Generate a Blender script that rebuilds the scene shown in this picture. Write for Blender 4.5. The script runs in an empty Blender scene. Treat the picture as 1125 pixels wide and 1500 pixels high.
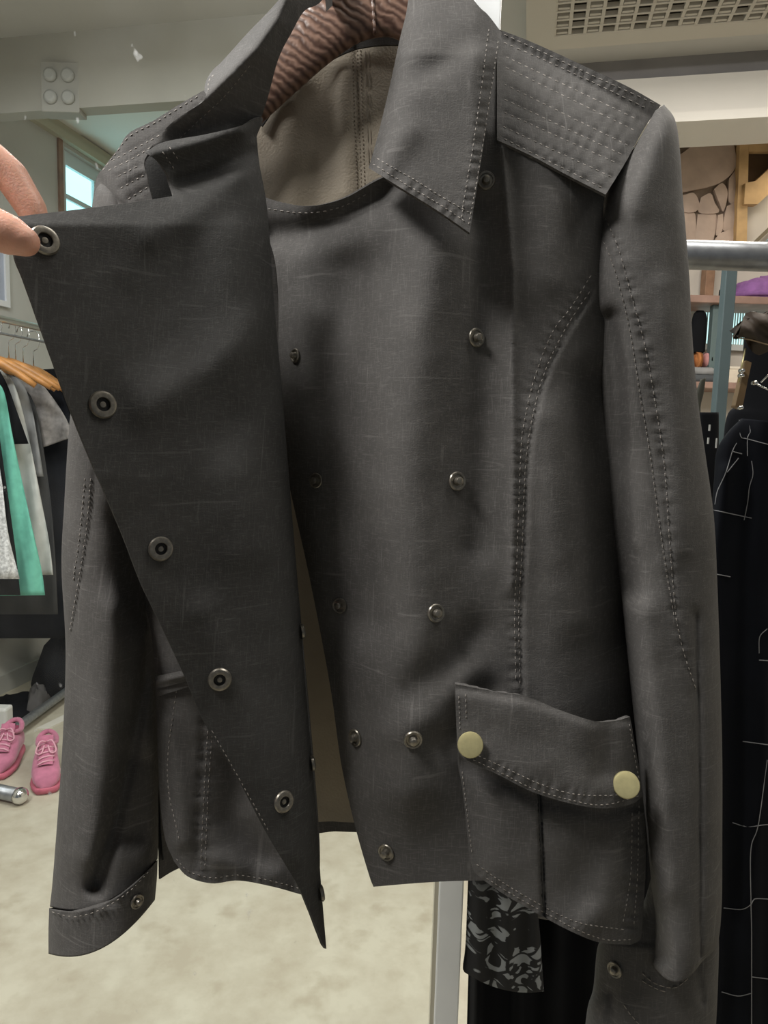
import bpy, bmesh, math, random
import numpy as np
from mathutils import Vector, Matrix, geometry

random.seed(7)
rng = np.random.default_rng(7)
SC = bpy.context.scene
COL = SC.collection

# ------------------------------------------------------------------ camera
FPX = 1040.0
CAM = np.array([0.0, 0.0, 1.30])
PITCH, ROLL = math.radians(6.3), math.radians(1.6)
_f = np.array([0, math.cos(PITCH), -math.sin(PITCH)])
_r0 = np.array([1.0, 0, 0]); _u0 = np.array([0, math.sin(PITCH), math.cos(PITCH)])
_r = math.cos(ROLL) * _r0 + math.sin(ROLL) * _u0
_u = math.cos(ROLL) * _u0 - math.sin(ROLL) * _r0
cd = bpy.data.cameras.new('camera'); cam = bpy.data.objects.new('camera', cd); COL.objects.link(cam)
cd.sensor_fit = 'VERTICAL'; cd.sensor_height = 24.0; cd.lens = FPX / 1500 * 24.0; cd.clip_start = 0.02
cam.matrix_world = Matrix(((_r[0], _u[0], -_f[0], CAM[0]), (_r[1], _u[1], -_f[1], CAM[1]), (_r[2], _u[2], -_f[2], CAM[2]), (0, 0, 0, 1)))
SC.camera = cam

# ------------------------------------------------------------------ world, lights, exposure
SC.view_settings.view_transform = 'Standard'; SC.view_settings.look = 'None'
SC.view_settings.gamma = 1.0; SC.view_settings.use_curve_mapping = False
SC.view_settings.exposure = 0.0
wd = bpy.data.worlds.new('world'); SC.world = wd; wd.use_nodes = True
wd.node_tree.nodes['Background'].inputs[0].default_value = (0.86, 0.93, 1.0, 1)
wd.node_tree.nodes['Background'].inputs[1].default_value = 0.13

def area(name, loc, target, sx, sy, power, col):
    l = bpy.data.lights.new(name, 'AREA'); l.shape = 'RECTANGLE'; l.size = sx; l.size_y = sy; l.energy = power; l.color = col
    o = bpy.data.objects.new(name, l); COL.objects.link(o); o.location = loc
    o.rotation_euler = (Vector(target) - Vector(loc)).to_track_quat('-Z', 'Y').to_euler()
    return o
area('shop_tube_light', (-1.05, 0.14, 2.72), (0.0, 0.5, 1.25), 0.9, 0.35, 58, (1.0, 0.97, 0.93))
area('ceiling_fill_light', (0.70, 0.60, 2.70), (0.70, 0.60, 0), 1.0, 0.3, 15, (1.0, 0.96, 0.90))  # added overhead fill that brightens yoke, shoulder tops and collar
area('ceiling_fill_light', (1.1, 1.95, 2.70), (1.1, 1.95, 0), 1.0, 0.3, 34, (1.0, 0.94, 0.85))  # unseen fill put in to brighten the right of the room
area('ceiling_fill_light', (-0.9, 1.8, 2.72), (-0.9, 1.8, 0), 1.2, 0.3, 30, (0.95, 0.98, 1.0))  # unseen fill added to brighten the left of the room
area('rear_room_light', (1.9, 3.42, 2.60), (1.8, 3.5, 1.0), 0.6, 0.1, 1.6, (1.0, 0.88, 0.70))

# ------------------------------------------------------------------ basic helpers
def W(px, py, d):
    """point seen at pixel (px,py) of a 1125x1500 frame at forward distance d (arrays allowed)"""
    px = np.asarray(px, float); py = np.asarray(py, float); d = np.asarray(d, float)
    a = (px - 562.5) / FPX * d; b = (750.0 - py) / FPX * d
    return CAM + a[..., None] * _r + b[..., None] * _u + d[..., None] * _f

def WY(px, py, y):
    """point at pixel (px,py) on the vertical plane Y = y"""
    v = _f + (px - 562.5) / FPX * _r + (750.0 - py) / FPX * _u
    return CAM + v * (y / v[1])

def WF(px, py, z=0.0):
    """point at pixel (px,py) on the horizontal plane Z = z"""
    v = _f + (px - 562.5) / FPX * _r + (750.0 - py) / FPX * _u
    return CAM + v * ((z - CAM[2]) / v[2])

def tag(o, label=None, cat=None, group=None, kind=None):
    if label: o['label'] = label
    if cat: o['category'] = cat
    if group: o['group'] = group
    if kind: o['kind'] = kind
    return o

def thing(name, loc, label, cat, group=None):
    o = bpy.data.objects.new(name, None); o.empty_display_size = 0.05; COL.objects.link(o); o.location = Vector(loc)
    return tag(o, label, cat, group)

def wloc(o):
    p = Vector((0, 0, 0))
    while o is not None:
        p += o.location; o = o.parent
    return p

def mk(name, verts, faces, mats, parent=None, smooth=True, fmat=None):
    me = bpy.data.meshes.new(name)
    verts = np.asarray(verts, float)
    if parent is not None: org = np.array(wloc(parent))
    else: org = np.array([verts[:, 0].mean(), verts[:, 1].mean(), verts[:, 2].min()])
    me.from_pydata((verts - org).tolist(), [], faces)
    if not isinstance(mats, (list, tuple)): mats = [mats]
    for m in mats: me.materials.append(m)
    if fmat is not None: me.polygons.foreach_set('material_index', fmat)
    me.polygons.foreach_set('use_smooth', [smooth] * len(me.polygons) if isinstance(smooth, bool) else smooth)
    me.update()
    o = bpy.data.objects.new(name, me); COL.objects.link(o)
    if parent is not None: o.parent = parent
    else: o.location = Vector(org)
    return o

def box(name, lo, hi, mat, parent=None, bev=0.0, rot=None):
    lo = np.array(lo, float); hi = np.array(hi, float)
    bm = bmesh.new(); bmesh.ops.create_cube(bm, size=1.0)
    for v in bm.verts: v.co = Vector(((v.co.x + .5) * (hi[0] - lo[0]) + lo[0], (v.co.y + .5) * (hi[1] - lo[1]) + lo[1], (v.co.z + .5) * (hi[2] - lo[2]) + lo[2]))
    if bev: bmesh.ops.bevel(bm, geom=bm.edges[:], offset=bev, segments=2, affect='EDGES', profile=0.5)
    if rot is not None:
        piv, ang = rot
        bmesh.ops.rotate(bm, verts=bm.verts[:], cent=Vector(piv), matrix=Matrix.Rotation(ang, 3, 'Z'))
    vs = [tuple(v.co) for v in bm.verts]; bm.verts.index_update()
    fs = [[v.index for v in f.verts] for f in bm.faces]; bm.free()
    return mk(name, vs, fs, mat, parent, smooth=False)

def tube_path(name, pts, rad, mat, parent=None, n=10, cap=True):
    pts = [Vector(p) for p in pts]; m = len(pts)
    if not isinstance(rad, (list, tuple, np.ndarray)): rad = [rad] * m
    verts, faces = [], []
    ref = None
    for i, p in enumerate(pts):
        t = (pts[min(i + 1, m - 1)] - pts[max(i - 1, 0)]).normalized()
        if ref is None: ref = t.orthogonal().normalized()
        ref = (ref - t * ref.dot(t)).normalized(); b = t.cross(ref)
        for k in range(n):
            a = 2 * math.pi * k / n
            verts.append(p + (ref * math.cos(a) + b * math.sin(a)) * rad[i])
    for i in range(m - 1):
        for k in range(n):
            faces.append((i * n + k, i * n + (k + 1) % n, (i + 1) * n + (k + 1) % n, (i + 1) * n + k))
    sm = [True] * len(faces)
    if cap:
        faces.append(tuple(range(n - 1, -1, -1))); faces.append(tuple((m - 1) * n + k for k in range(n))); sm += [False, False]
    return mk(name, [tuple(v) for v in verts], faces, mat, parent, smooth=sm)

def catmull(pts, step=6.0):
    pts = np.asarray(pts, float)
    if len(pts) < 3: 
        n = max(1, int(np.linalg.norm(pts[-1] - pts[0]) / step)); t = np.linspace(0, 1, n + 1)[:, None]
        return pts[0] * (1 - t) + pts[-1] * t
    P = np.vstack([2 * pts[0] - pts[1], pts, 2 * pts[-1] - pts[-2]]); out = []
    for i in range(1, len(P) - 2):
        p0, p1, p2, p3 = P[i - 1], P[i], P[i + 1], P[i + 2]
        n = max(1, int(np.linalg.norm((p2 - p1)[:2]) / step)); t = (np.arange(n) / n)[:, None]
        out.append(0.5 * (2 * p1 + (p2 - p0) * t + (2 * p0 - 5 * p1 + 4 * p2 - p3) * t ** 2 + (3 * p1 - p0 - 3 * p2 + p3) * t ** 3))
    out.append(pts[-1:]); return np.vstack(out)

def outline(*segs, step=5.0):
    """closed outline from several curves; each is smoothed on its own so that their joints stay corners"""
    out = []
    for i, s in enumerate(segs):
        nxt = segs[(i + 1) % len(segs)][0]
        c = catmull(list(s) + ([nxt] if tuple(nxt) != tuple(s[-1]) and len(s) > 0 else []), step)
        out.append(c[:-1])
    return np.vstack(out)

def pq(px, py, poly):
    """distance, side sign (+ right of travel on screen = left of...) and arc length to a pixel polyline"""
    poly = np.asarray(poly, float); px = np.asarray(px, float); py = np.asarray(py, float)
    best = np.full(px.shape, 1e9); sg = np.ones(px.shape); ar = np.zeros(px.shape); acc = 0.0
    for (x0, y0), (x1, y1) in zip(poly[:-1], poly[1:]):
        dx, dy = x1 - x0, y1 - y0; L = math.hypot(dx, dy) + 1e-9
        t = np.clip(((px - x0) * dx + (py - y0) * dy) / L / L, 0, 1)
        ex, ey = px - x0 - t * dx, py - y0 - t * dy; d = np.hypot(ex, ey); m = d < best
        best = np.where(m, d, best); sg = np.where(m, np.sign(dx * ey - dy * ex + 1e-12), sg); ar = np.where(m, acc + t * L, ar); acc += L
    return best, sg, ar

def G(px, py, poly, w, amp):
    return amp * np.exp(-(pq(px, py, poly)[0] / w) ** 2)
def E(px, py, poly, w, amp):
    return amp * np.exp(-pq(px, py, poly)[0] / w)
def pucker(px, py, poly, w=9, amp=0.0006, k=0.42):
    d, s, a = pq(px, py, poly)
    return amp * np.exp(-(d / w) ** 2) * np.sin(a * k + 1.7 * np.sin(a * 0.11))
def seam(px, py, poly, amp=0.0014, w=3.5):
    return G(px, py, poly, w, amp)
def wob(px, py, amp=1.0, s=0.0):
    px = np.asarray(px, float) + 9 * np.sin(py * .031 + s) + 5 * np.sin(py * .083 + 2 * s); py = np.asarray(py, float) + 11 * np.sin(px * .027 + 2 * s)
    return .75 * amp * (0.0010 * np.sin(px * .021 + py * .005 + s) * np.sin(py * .011 - px * .006 + 1.3 * s) + 0.00045 * np.sin(px * .047 - py * .021 + 2 * s) * np.sin(py * .02 + s) + 0.00022 * np.sin(px * .09 + py * .05 + s) * np.sin(py * .06 - px * .03))

def inside(poly, x, y):
    c = np.zeros(x.shape, bool); n = len(poly); j = n - 1
    for i in range(n):
        xi, yi = poly[i]; xj, yj = poly[j]
        if yi != yj:
            c ^= ((yi > y) != (yj > y)) & (x < (xj - xi) * (y - yi) / (yj - yi) + xi)
        j = i
    return c

def panel(name, ol, dfn, mats, parent=None, step=6.0, thick=0.0016, place=None):
    """a sheet of cloth with the given outline, its relief from dfn, real thickness and its own rim"""
    ol = np.asarray(ol, float)
    x0, y0 = ol.min(0); x1, y1 = ol.max(0)
    xs, ys = np.meshgrid(np.arange(x0 + step / 2, x1, step), np.arange(y0 + step / 2, y1, step * .866))
    xs = xs + (np.arange(xs.shape[0]) % 2)[:, None] * step / 2
    X = xs.ravel() + rng.uniform(-.12, .12, xs.size) * step; Y = ys.ravel() + rng.uniform(-.12, .12, xs.size) * step
    m = inside(ol, X, Y); X, Y = X[m], Y[m]
    d, _, _ = pq(X, Y, np.vstack([ol, ol[:1]])); m = d > step * .55; X, Y = X[m], Y[m]
    pts = [Vector((a, b)) for a, b in ol] + [Vector((a, b)) for a, b in zip(X, Y)]
    n = len(ol)
    v2, _, f2, *_ = geometry.delaunay_2d_cdt(pts, [(i, (i + 1) % n) for i in range(n)], [], 1, 1e-4)
    vx = np.array([v.x for v in v2]); vy = np.array([v.y for v in v2])
    F = np.array([f for f in f2 if len(f) == 3])
    dep = dfn(vx, vy)
    V = place(vx, vy, dep) if place else W(vx, vy, dep)
    nrm = np.cross(V[F[:, 1]] - V[F[:, 0]], V[F[:, 2]] - V[F[:, 0]])
    flip = (nrm * (CAM - V[F[:, 0]])).sum(1) < 0
    F[flip] = F[flip][:, ::-1]; nrm[flip] *= -1
    vn = np.zeros_like(V)
    for k in range(3): np.add.at(vn, F[:, k], nrm)
    vn /= np.linalg.norm(vn, axis=1)[:, None] + 1e-12
    B = V - vn * thick; N = len(V)
    ec = {}
    for a, b, c in F.tolist():
        for e in ((a, b), (b, c), (c, a)): ec[e] = 1
    rim = [e for e in ec if (e[1], e[0]) not in ec]
    verts = np.vstack([V, B]); faces = F.tolist() + (F[:, ::-1] + N).tolist()
    ids = sorted({i for e in rim for i in e}); mp = {i: k for k, i in enumerate(ids)}
    base = 2 * N; verts = np.vstack([verts, V[ids], B[ids]]); k = len(ids)
    nf = len(faces)
    faces += [(base + mp[b], base + mp[a], base + k + mp[a], base + k + mp[b]) for a, b in rim]
    if not isinstance(mats, (list, tuple)): mats = [mats]
    fm = [0] * len(F) + [len(mats) - 1] * len(F) + [0] * (len(faces) - nf)
    return mk(name, verts, faces, mats, parent, smooth=True, fmat=fm)

def rows_tube(name, rows, mat, parent, dc, rd, extra=None, n=36, per=10, closed_ends=True, sagback=0.4, power=1.0, place=None):
    """a closed tube of cloth (sleeve, leg, garment): rows = (Lx,Ly,Rx,Ry[,sag]); dc, rd = functions of v (0..1): centre distance and half depth"""
    R = np.array([tuple(r) + ((0,) if len(r) == 4 else ()) for r in rows], float)
    P = np.vstack([2 * R[0] - R[1], R, 2 * R[-1] - R[-2]]); S = []
    for i in range(1, len(P) - 2):
        t = (np.arange(per) / per)[:, None]; p0, p1, p2, p3 = P[i - 1:i + 3]
        S.append(0.5 * (2 * p1 + (p2 - p0) * t + (2 * p0 - 5 * p1 + 4 * p2 - p3) * t ** 2 + (3 * p1 - p0 - 3 * p2 + p3) * t ** 3))
    S.append(R[-1:]); S = np.vstack(S); M = len(S)
    verts = []; 
    for i in range(M):
        v = i / (M - 1); lx, ly, rx, ry, sag = S[i]
        th = np.arange(n) / n * 2 * np.pi
        c = (1 - np.cos(th)) / 2; s = np.sin(th); s = np.sign(s) * np.abs(s) ** power
        px = lx + (rx - lx) * c; py = ly + (ry - ly) * c + sag * 4 * c * (1 - c) * np.where(s >= 0, 1, sagback)
        d = dc(v) - s * rd(v)
        if extra is not None: d = d + np.where(s > 0.02, extra(px, py) * np.clip(s * 3, 0, 1), 0)
        verts.append((place or W)(px, py, d))
    verts = np.vstack(verts); faces = []
    for i in range(M - 1):
        for k in range(n):
            faces.append((i * n + k, (i + 1) * n + k, (i + 1) * n + (k + 1) % n, i * n + (k + 1) % n))
    if closed_ends:
        faces.append(tuple(range(n))); faces.append(tuple((M - 1) * n + k for k in range(n - 1, -1, -1)))
    sm = [True] * ((M - 1) * n) + ([False, False] if closed_ends else [])
    return mk(name, verts, faces, mat, parent, smooth=sm)

def stitches(parent, lines, dfn, mat, dash=6.0, gap=3.5, wid=1.4, lift=0.0007, name='stitching', jit=0.5):
    verts, faces = [], []
    for ln in lines:
        c = catmull(ln, 2.0); seg = np.r_[0, np.cumsum(np.hypot(*np.diff(c, axis=0).T))]; s = 0.0
        while s + dash < seg[-1]:
            e = s + dash * random.uniform(.8, 1.1)
            a = np.array([np.interp(s, seg, c[:, 0]), np.interp(s, seg, c[:, 1])]); b = np.array([np.interp(e, seg, c[:, 0]), np.interp(e, seg, c[:, 1])])
            a = a + rng.uniform(-jit, jit, 2) * .5; b = b + rng.uniform(-jit, jit, 2) * .5
            t = (b - a) / (np.linalg.norm(b - a) + 1e-9); nn = np.array([-t[1], t[0]]) * wid / 2
            m1, m2 = a + (b - a) * .25, a + (b - a) * .75
            q = np.array([a, m1 + nn, m2 + nn, b, m2 - nn, m1 - nn, m1, m2])
            d = dfn(q[:, 0], q[:, 1]) - np.array([-.0002, lift * .5, lift * .5, -.0002, lift * .5, lift * .5, lift, lift])
            k = len(verts); verts += list(W(q[:, 0], q[:, 1], d))
            faces += [(k, k + 1, k + 6), (k + 1, k + 2, k + 7, k + 6), (k + 2, k + 3, k + 7), (k + 3, k + 4, k + 7), (k + 4, k + 5, k + 6, k + 7), (k + 5, k, k + 6)]
            s = e + gap
    o = mk(name, np.array(verts), faces, mat, parent, smooth=False); o['kind'] = 'stuff'
    return o

def lathe_mesh(name, prof, mats, n=28, fm=None):
    verts, faces, mi = [], [], []
    for r, z in prof:
        for k in range(n):
            a = 2 * math.pi * k / n; verts.append((r * math.cos(a), r * math.sin(a), z))
    for i in range(len(prof) - 1):
        for k in range(n):
            faces.append((i * n + k, i * n + (k + 1) % n, (i + 1) * n + (k + 1) % n, (i + 1) * n + k)); mi.append(fm[i] if fm else 0)
    faces.append(tuple((len(prof) - 1) * n + k for k in range(n))); mi.append(mi[-1])
    me = bpy.data.meshes.new(name); me.from_pydata(verts, [], faces)
    for m in mats: me.materials.append(m)
    me.polygons.foreach_set('material_index', mi)
    me.polygons.foreach_set('use_smooth', [True] * len(faces)); me.update(); me.set_sharp_from_angle(angle=math.radians(38))
    return me

def put(name, me, px, py, dfn, parent, off=0.0, scale=1.0, flat=0.0):
    """fix a small turned fitting on a cloth surface, facing along its normal"""
    e = 5.0
    q = W(np.array([px, px + e, px, px - e, px]), np.array([py, py, py + e, py, py - e]), dfn(np.array([px, px + e, px, px - e, px], float), np.array([py, py, py + e, py, py - e], float)))
    nz = np.cross(q[1] - q[3], q[4] - q[2]); nz /= np.linalg.norm(nz)
    if np.dot(nz, CAM - q[0]) < 0: nz = -nz
    if flat: nz = nz * (1 - flat) + flat * (CAM - q[0]) / np.linalg.norm(CAM - q[0]); nz /= np.linalg.norm(nz)
    p = q[0] + nz * off
    o = bpy.data.objects.new(name, me); COL.objects.link(o); o.parent = parent
    o.location = Vector(p) - wloc(parent)
    o.rotation_euler = Vector(nz).to_track_quat('Z', 'Y').to_euler(); o.scale = (scale,) * 3
    return o

# ------------------------------------------------------------------ materials
def new_mat(name):
    m = bpy.data.materials.new(name); m.use_nodes = True; nt = m.node_tree
    return m, nt, nt.nodes, nt.links, nt.nodes['Principled BSDF']

def plain(name, col, rough=0.6, metal=0.0, spec=0.4, noise=0.0, nscale=20.0, bump=0.0, bscale=200.0, emit=0.0, sheen=0.0):
    m, nt, N, L, b = new_mat(name)
    b.inputs['Base Color'].default_value = (*col, 1); b.inputs['Roughness'].default_value = rough
    b.inputs['Metallic'].default_value = metal; b.inputs['Specular IOR Level'].default_value = spec
    if sheen: b.inputs['Sheen Weight'].default_value = sheen
    if emit:
        b.inputs['Emission Color'].default_value = (*col, 1); b.inputs['Emission Strength'].default_value = emit
    tc = N.new('ShaderNodeTexCoord')
    if noise:
        n = N.new('ShaderNodeTexNoise'); n.inputs['Scale'].default_value = nscale; n.inputs['Detail'].default_value = 6
        L.new(tc.outputs['Object'], n.inputs['Vector'])
        r = N.new('ShaderNodeValToRGB'); r.color_ramp.elements[0].position = .3; r.color_ramp.elements[1].position = .7
        r.color_ramp.elements[0].color = (*[c * (1 - noise) for c in col], 1); r.color_ramp.elements[1].color = (*[min(1, c * (1 + noise)) for c in col], 1)
        L.new(n.outputs['Fac'], r.inputs['Fac']); L.new(r.outputs['Color'], b.inputs['Base Color'])
    if bump:
        n = N.new('ShaderNodeTexNoise'); n.inputs['Scale'].default_value = bscale; n.inputs['Detail'].default_value = 3
        L.new(tc.outputs['Object'], n.inputs['Vector'])
        bp = N.new('ShaderNodeBump'); bp.inputs['Strength'].default_value = bump; bp.inputs['Distance'].default_value = 0.002
        L.new(n.outputs['Fac'], bp.inputs['Height']); L.new(bp.outputs['Normal'], b.inputs['Normal'])
    return m

def waxed(name, col, scr=0.5):
    """worn waxed cotton: mottled, fine weave, thin pale scuffs"""
    m, nt, N, L, b = new_mat(name)
    b.inputs['Roughness'].default_value = .80; b.inputs['Specular IOR Level'].default_value = .20
    tc = N.new('ShaderNodeTexCoord')
    def noise(scale, det, vec=None, dist=0.0):
        n = N.new('ShaderNodeTexNoise'); n.inputs['Scale'].default_value = scale; n.inputs['Detail'].default_value = det; n.inputs['Distortion'].default_value = dist
        L.new(vec or tc.outputs['Object'], n.inputs['Vector']); return n
    def mapv(sc, rot=(0, 0, 0)):
        mp = N.new('ShaderNodeMapping'); mp.inputs['Scale'].default_value = sc; mp.inputs['Rotation'].default_value = rot; L.new(tc.outputs['Object'], mp.inputs['Vector']); return mp.outputs['Vector']
    n1 = noise(16, 6); r1 = N.new('ShaderNodeValToRGB')
    r1.color_ramp.elements[0].position = .32; r1.color_ramp.elements[1].position = .72
    r1.color_ramp.elements[0].color = (*[c * .84 for c in col], 1); r1.color_ramp.elements[1].color = (*[c * 1.18 for c in col], 1)
    L.new(n1.outputs['Fac'], r1.inputs['Fac'])
    cur = r1.outputs['Color']
    for sc, rot, th, amt in (((14, 14, 260), (0.3, 0.9, 0), .66, .55 * scr), ((260, 20, 14), (0.2, -0.5, 0.4), .66, .50 * scr), ((22, 22, 300), (0.1, -0.25, 0), .67, .50 * scr), ((150, 150, 1500), (0, 0.05, 0), .56, .34 * scr), ((1500, 150, 110), (0, 0.03, 0), .56, .30 * scr)):
        n = noise(1.0, 3, mapv(sc, rot), .6)
        r = N.new('ShaderNodeMapRange'); r.inputs['From Min'].default_value = th; r.inputs['From Max'].default_value = th + .06; r.inputs['To Max'].default_value = amt
        L.new(n.outputs['Fac'], r.inputs['Value'])
        mx = N.new('ShaderNodeMix'); mx.data_type = 'RGBA'; mx.inputs['B'].default_value = (*[min(1, c * 2.6 + .01) for c in col], 1)
        L.new(r.outputs['Result'], mx.inputs['Factor']); L.new(cur, mx.inputs['A']); cur = mx.outputs['Result']
    L.new(cur, b.inputs['Base Color'])
    n3 = noise(900, 2); n4 = noise(60, 4)
    ad = N.new('ShaderNodeMath'); ad.operation = 'MULTIPLY_ADD'; ad.inputs[1].default_value = .9; L.new(n4.outputs['Fac'], ad.inputs[0]); L.new(n3.outputs['Fac'], ad.inputs[2])
    bp = N.new('ShaderNodeBump'); bp.inputs['Strength'].default_value = .35; bp.inputs['Distance'].default_value = .0006
    L.new(ad.outputs[0], bp.inputs['Height']); L.new(bp.outputs['Normal'], b.inputs['Normal'])
    return m

M = {}
M['wax'] = waxed('waxed_cotton', (0.078, 0.075, 0.072))
M['wax_shade'] = waxed('waxed_cotton_shaded', (0.046, 0.0455, 0.044), .5)  # same cotton, darkened: the flap's turn from the light is in the colour
M['thread'] = plain('stitch_thread', (0.25, 0.23, 0.21), .8)
M['thread_beige'] = plain('lining_thread', (0.17, 0.14, 0.105), .8)
M['lining'] = plain('beige_lining', (0.30, 0.26, 0.20), .7, noise=.10, nscale=30, bump=.25, bscale=500)
M['gun'] = plain('gunmetal', (0.22, 0.205, 0.175), .34, .75, noise=.25, nscale=400)
M['gun_dark'] = plain('gunmetal_dark', (0.02, 0.02, 0.02), .5, .6)
M['brass'] = plain('antique_brass', (0.62, 0.56, 0.30),   .34, .6, noise=.08, nscale=200)
M['skin'] = plain('skin', (0.60, 0.32, 0.23), .5, noise=.10, nscale=60, bump=.15, bscale=700)
_b = M['skin'].node_tree.nodes['Principled BSDF']; _b.inputs['Subsurface Weight'].default_value = .25; _b.inputs['Subsurface Radius'].default_value = (.012, .004, .002)
M['nail'] = plain('fingernail', (0.72, 0.47, 0.38), .3)
M['alu'] = plain('white_metal', (0.86, 0.89, 0.90), .45, .0, noise=.03)
M['steel'] = plain('galvanised_steel', (0.30, 0.31, 0.325), .42, .8, noise=.18, nscale=60, bump=.1, bscale=120)
M['chrome'] = plain('chrome', (0.75, 0.75, 0.74), .16, 1.0)
M['greypost'] = plain('painted_grey_steel', (0.085, 0.115, 0.12), .5, .2, noise=.05)
M['black'] = plain('black_cloth', (0.006, 0.0065, 0.008), .9, spec=.15, noise=.3, nscale=8)
M['navy'] = plain('navy_cloth', (0.005, 0.006, 0.009), .9, spec=.15, noise=.3, nscale=8)
M['chk'] = plain('check_white_yarn', (0.30, 0.30, 0.31), .9)

# ------------------------------------------------------------------ the room
def WYv(px, py, y):
    px = np.asarray(px, float); py = np.asarray(py, float); y = np.asarray(y, float)
    v = _f + ((px - 562.5) / FPX)[..., None] * _r + ((750.0 - py) / FPX)[..., None] * _u
    return CAM + v * (y / v[..., 1])[..., None]
def cY(y): return lambda px, py: np.full(np.shape(px), float(y))

def boxes(name, lst, mat, rot=None, parent=None):
    verts, faces = [], []
    for lo, hi in lst:
        k = len(verts)
        for z in (lo[2], hi[2]):
            for x, y in ((lo[0], lo[1]), (hi[0], lo[1]), (hi[0], hi[1]), (lo[0], hi[1])): verts.append([x, y, z])
        faces += [(k, k + 3, k + 2, k + 1), (k + 4, k + 5, k + 6, k + 7)] + [(k + i, k + (i + 1) % 4, k + 4 + (i + 1) % 4, k + 4 + i) for i in range(4)]
    verts = np.array(verts, float)
    if rot:
        (cx, cy), a = rot; x, y = verts[:, 0] - cx, verts[:, 1] - cy
        verts[:, 0] = cx + x * math.cos(a) - y * math.sin(a); verts[:, 1] = cy + x * math.sin(a) + y * math.cos(a)
    return mk(name, verts, faces, mat, parent, smooth=False)

def struct(o): o['kind'] = 'structure'; return o

m, nt, N, L, b = new_mat('stained_concrete')
b.inputs['Roughness'].default_value = .55
tc = N.new('ShaderNodeTexCoord')
n1 = N.new('ShaderNodeTexNoise'); n1.inputs['Scale'].default_value = 9; n1.inputs['Detail'].default_value = 8; n1.inputs['Roughness'].default_value = .62; L.new(tc.outputs['Object'], n1.inputs['Vector'])
r1 = N.new('ShaderNodeValToRGB'); e = r1.color_ramp.elements; e[0].position = .34; e[0].color = (.40, .355, .27, 1); e[1].position = .62; e[1].color = (.50, .465, .37, 1)
L.new(n1.outputs['Fac'], r1.inputs['Fac'])
n2 = N.new('ShaderNodeTexNoise'); n2.inputs['Scale'].default_value = 11; n2.inputs['Detail'].default_value = 5; L.new(tc.outputs['Object'], n2.inputs['Vector'])
r2 = N.new('ShaderNodeMapRange'); r2.inputs['From Min'].default_value = .58; r2.inputs['From Max'].default_value = .72; r2.inputs['To Max'].default_value = .55; L.new(n2.outputs['Fac'], r2.inputs['Value'])
mx = N.new('ShaderNodeMix'); mx.data_type = 'RGBA'; mx.inputs['B'].default_value = (.33, .28, .20, 1)
L.new(r2.outputs['Result'], mx.inputs['Factor']); L.new(r1.outputs['Color'], mx.inputs['A']); L.new(mx.outputs['Result'], b.inputs['Base Color'])
M['floor'] = m
M['wall'] = plain('painted_wall', (.50, .49, .45), .8, noise=.05, nscale=4)
M['wallr'] = plain('cream_wall', (.55, .51, .45), .8, noise=.05, nscale=4)
M['ceil'] = plain('ceiling_paint', (.52, .51, .48), .85, noise=.04, nscale=3)
M['beam'] = plain('beam_paint', (.40, .385, .335), .8, noise=.07, nscale=3)
M['beamw'] = plain('beam_white', (.78, .75, .69), .7, noise=.03, nscale=3)
M['strip'] = plain('grey_strip', (.27, .26, .26), .8, noise=.12, nscale=5)
M['corn'] = plain('cornice_paint', (.46, .43, .32), .7)
M['brown'] = plain('brown_trim', (.26, .15, .09), .6, noise=.2)

struct(box('floor', (-3.0, -2.0, -0.05), (2.7, 5.6, 0.0), M['floor']))
WR = ((-1.82, 3.37), -0.1974)
X0 = -1.82
struct(boxes('wall_left', [((X0 - .12, .2, 0), (X0, 3.89, 3.0)), ((X0 - .12, 4.62, 0), (X0, 6.0, 3.0)), ((X0 - .12, 3.89, 0), (X0, 4.62, .95)), ((X0 - .12, 3.89, 2.74), (X0, 4.62, 3.0))], M['wall'], WR))
w1 = struct(boxes('window_1', [((X0 - .07, 3.89, .95), (X0 - .03, 3.94, 2.74)), ((X0 - .07, 4.57, .95), (X0 - .03, 4.62, 2.74)), ((X0 - .07, 3.94, 2.67), (X0 - .03, 4.57, 2.74)), ((X0 - .07, 3.94, .95), (X0 - .03, 4.57, 1.02)), ((X0 - .065, 4.2, 1.02), (X0 - .035, 4.225, 2.67)), ((X0 - .065, 3.94, 2.50), (X0 - .035, 4.57, 2.525))], plain('window_frame_paint', (.62, .72, .74), .5), WR))
boxes('pane', [((X0 - .058, 3.94, 1.02), (X0 - .052, 4.57, 2.67))], plain('daylit_glass', (.50, .95, 1.0), .3, emit=1.5), WR, w1)
struct(boxes('trim_1', [((X0, 3.83, 0), (X0 + .012, 3.862, 2.76))], M['brown'], WR))
struct(boxes('trim_2', [((X0, .2, 2.76), (X0 + .035, 6.0, 2.80)), ((X0, .2, 2.80), (X0 + .02, 6.0, 2.84))], M['corn'], WR))
struct(boxes('baseboard_left', [((X0, .2, 0), (X0 + .018, 6.0, .09))], plain('baseboard_paint', (.40, .40, .37), .6), WR))
CZ = float(WY(860, 86, 3.0)[2]); CZL = float(WY(100, 48, 3.0)[2])
def rbox(name, piv, lo, hi, mat): return struct(boxes(name, [(lo, hi)], mat, (piv, WR[1])))
struct(box('ceiling', (0.3, -2.0, CZ), (2.9, 3.6, CZ + .1), M['ceil']))
struct(box('ceiling', (-3.2, -2.0, CZL), (0.3, 3.6, CZL + .1), M['ceil']))
struct(box('ceiling', (-3.2, 3.6, 2.85), (2.9, 6.0, 2.95), M['beamw']))
BLp = (-1.33, 3.0); zb0 = float(WY(100, 160, 3.0)[2])
rbox('beam', BLp, (-3.2, 3.0, zb0), (0.1, 3.07, CZL + .03), M['beam'])
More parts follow.
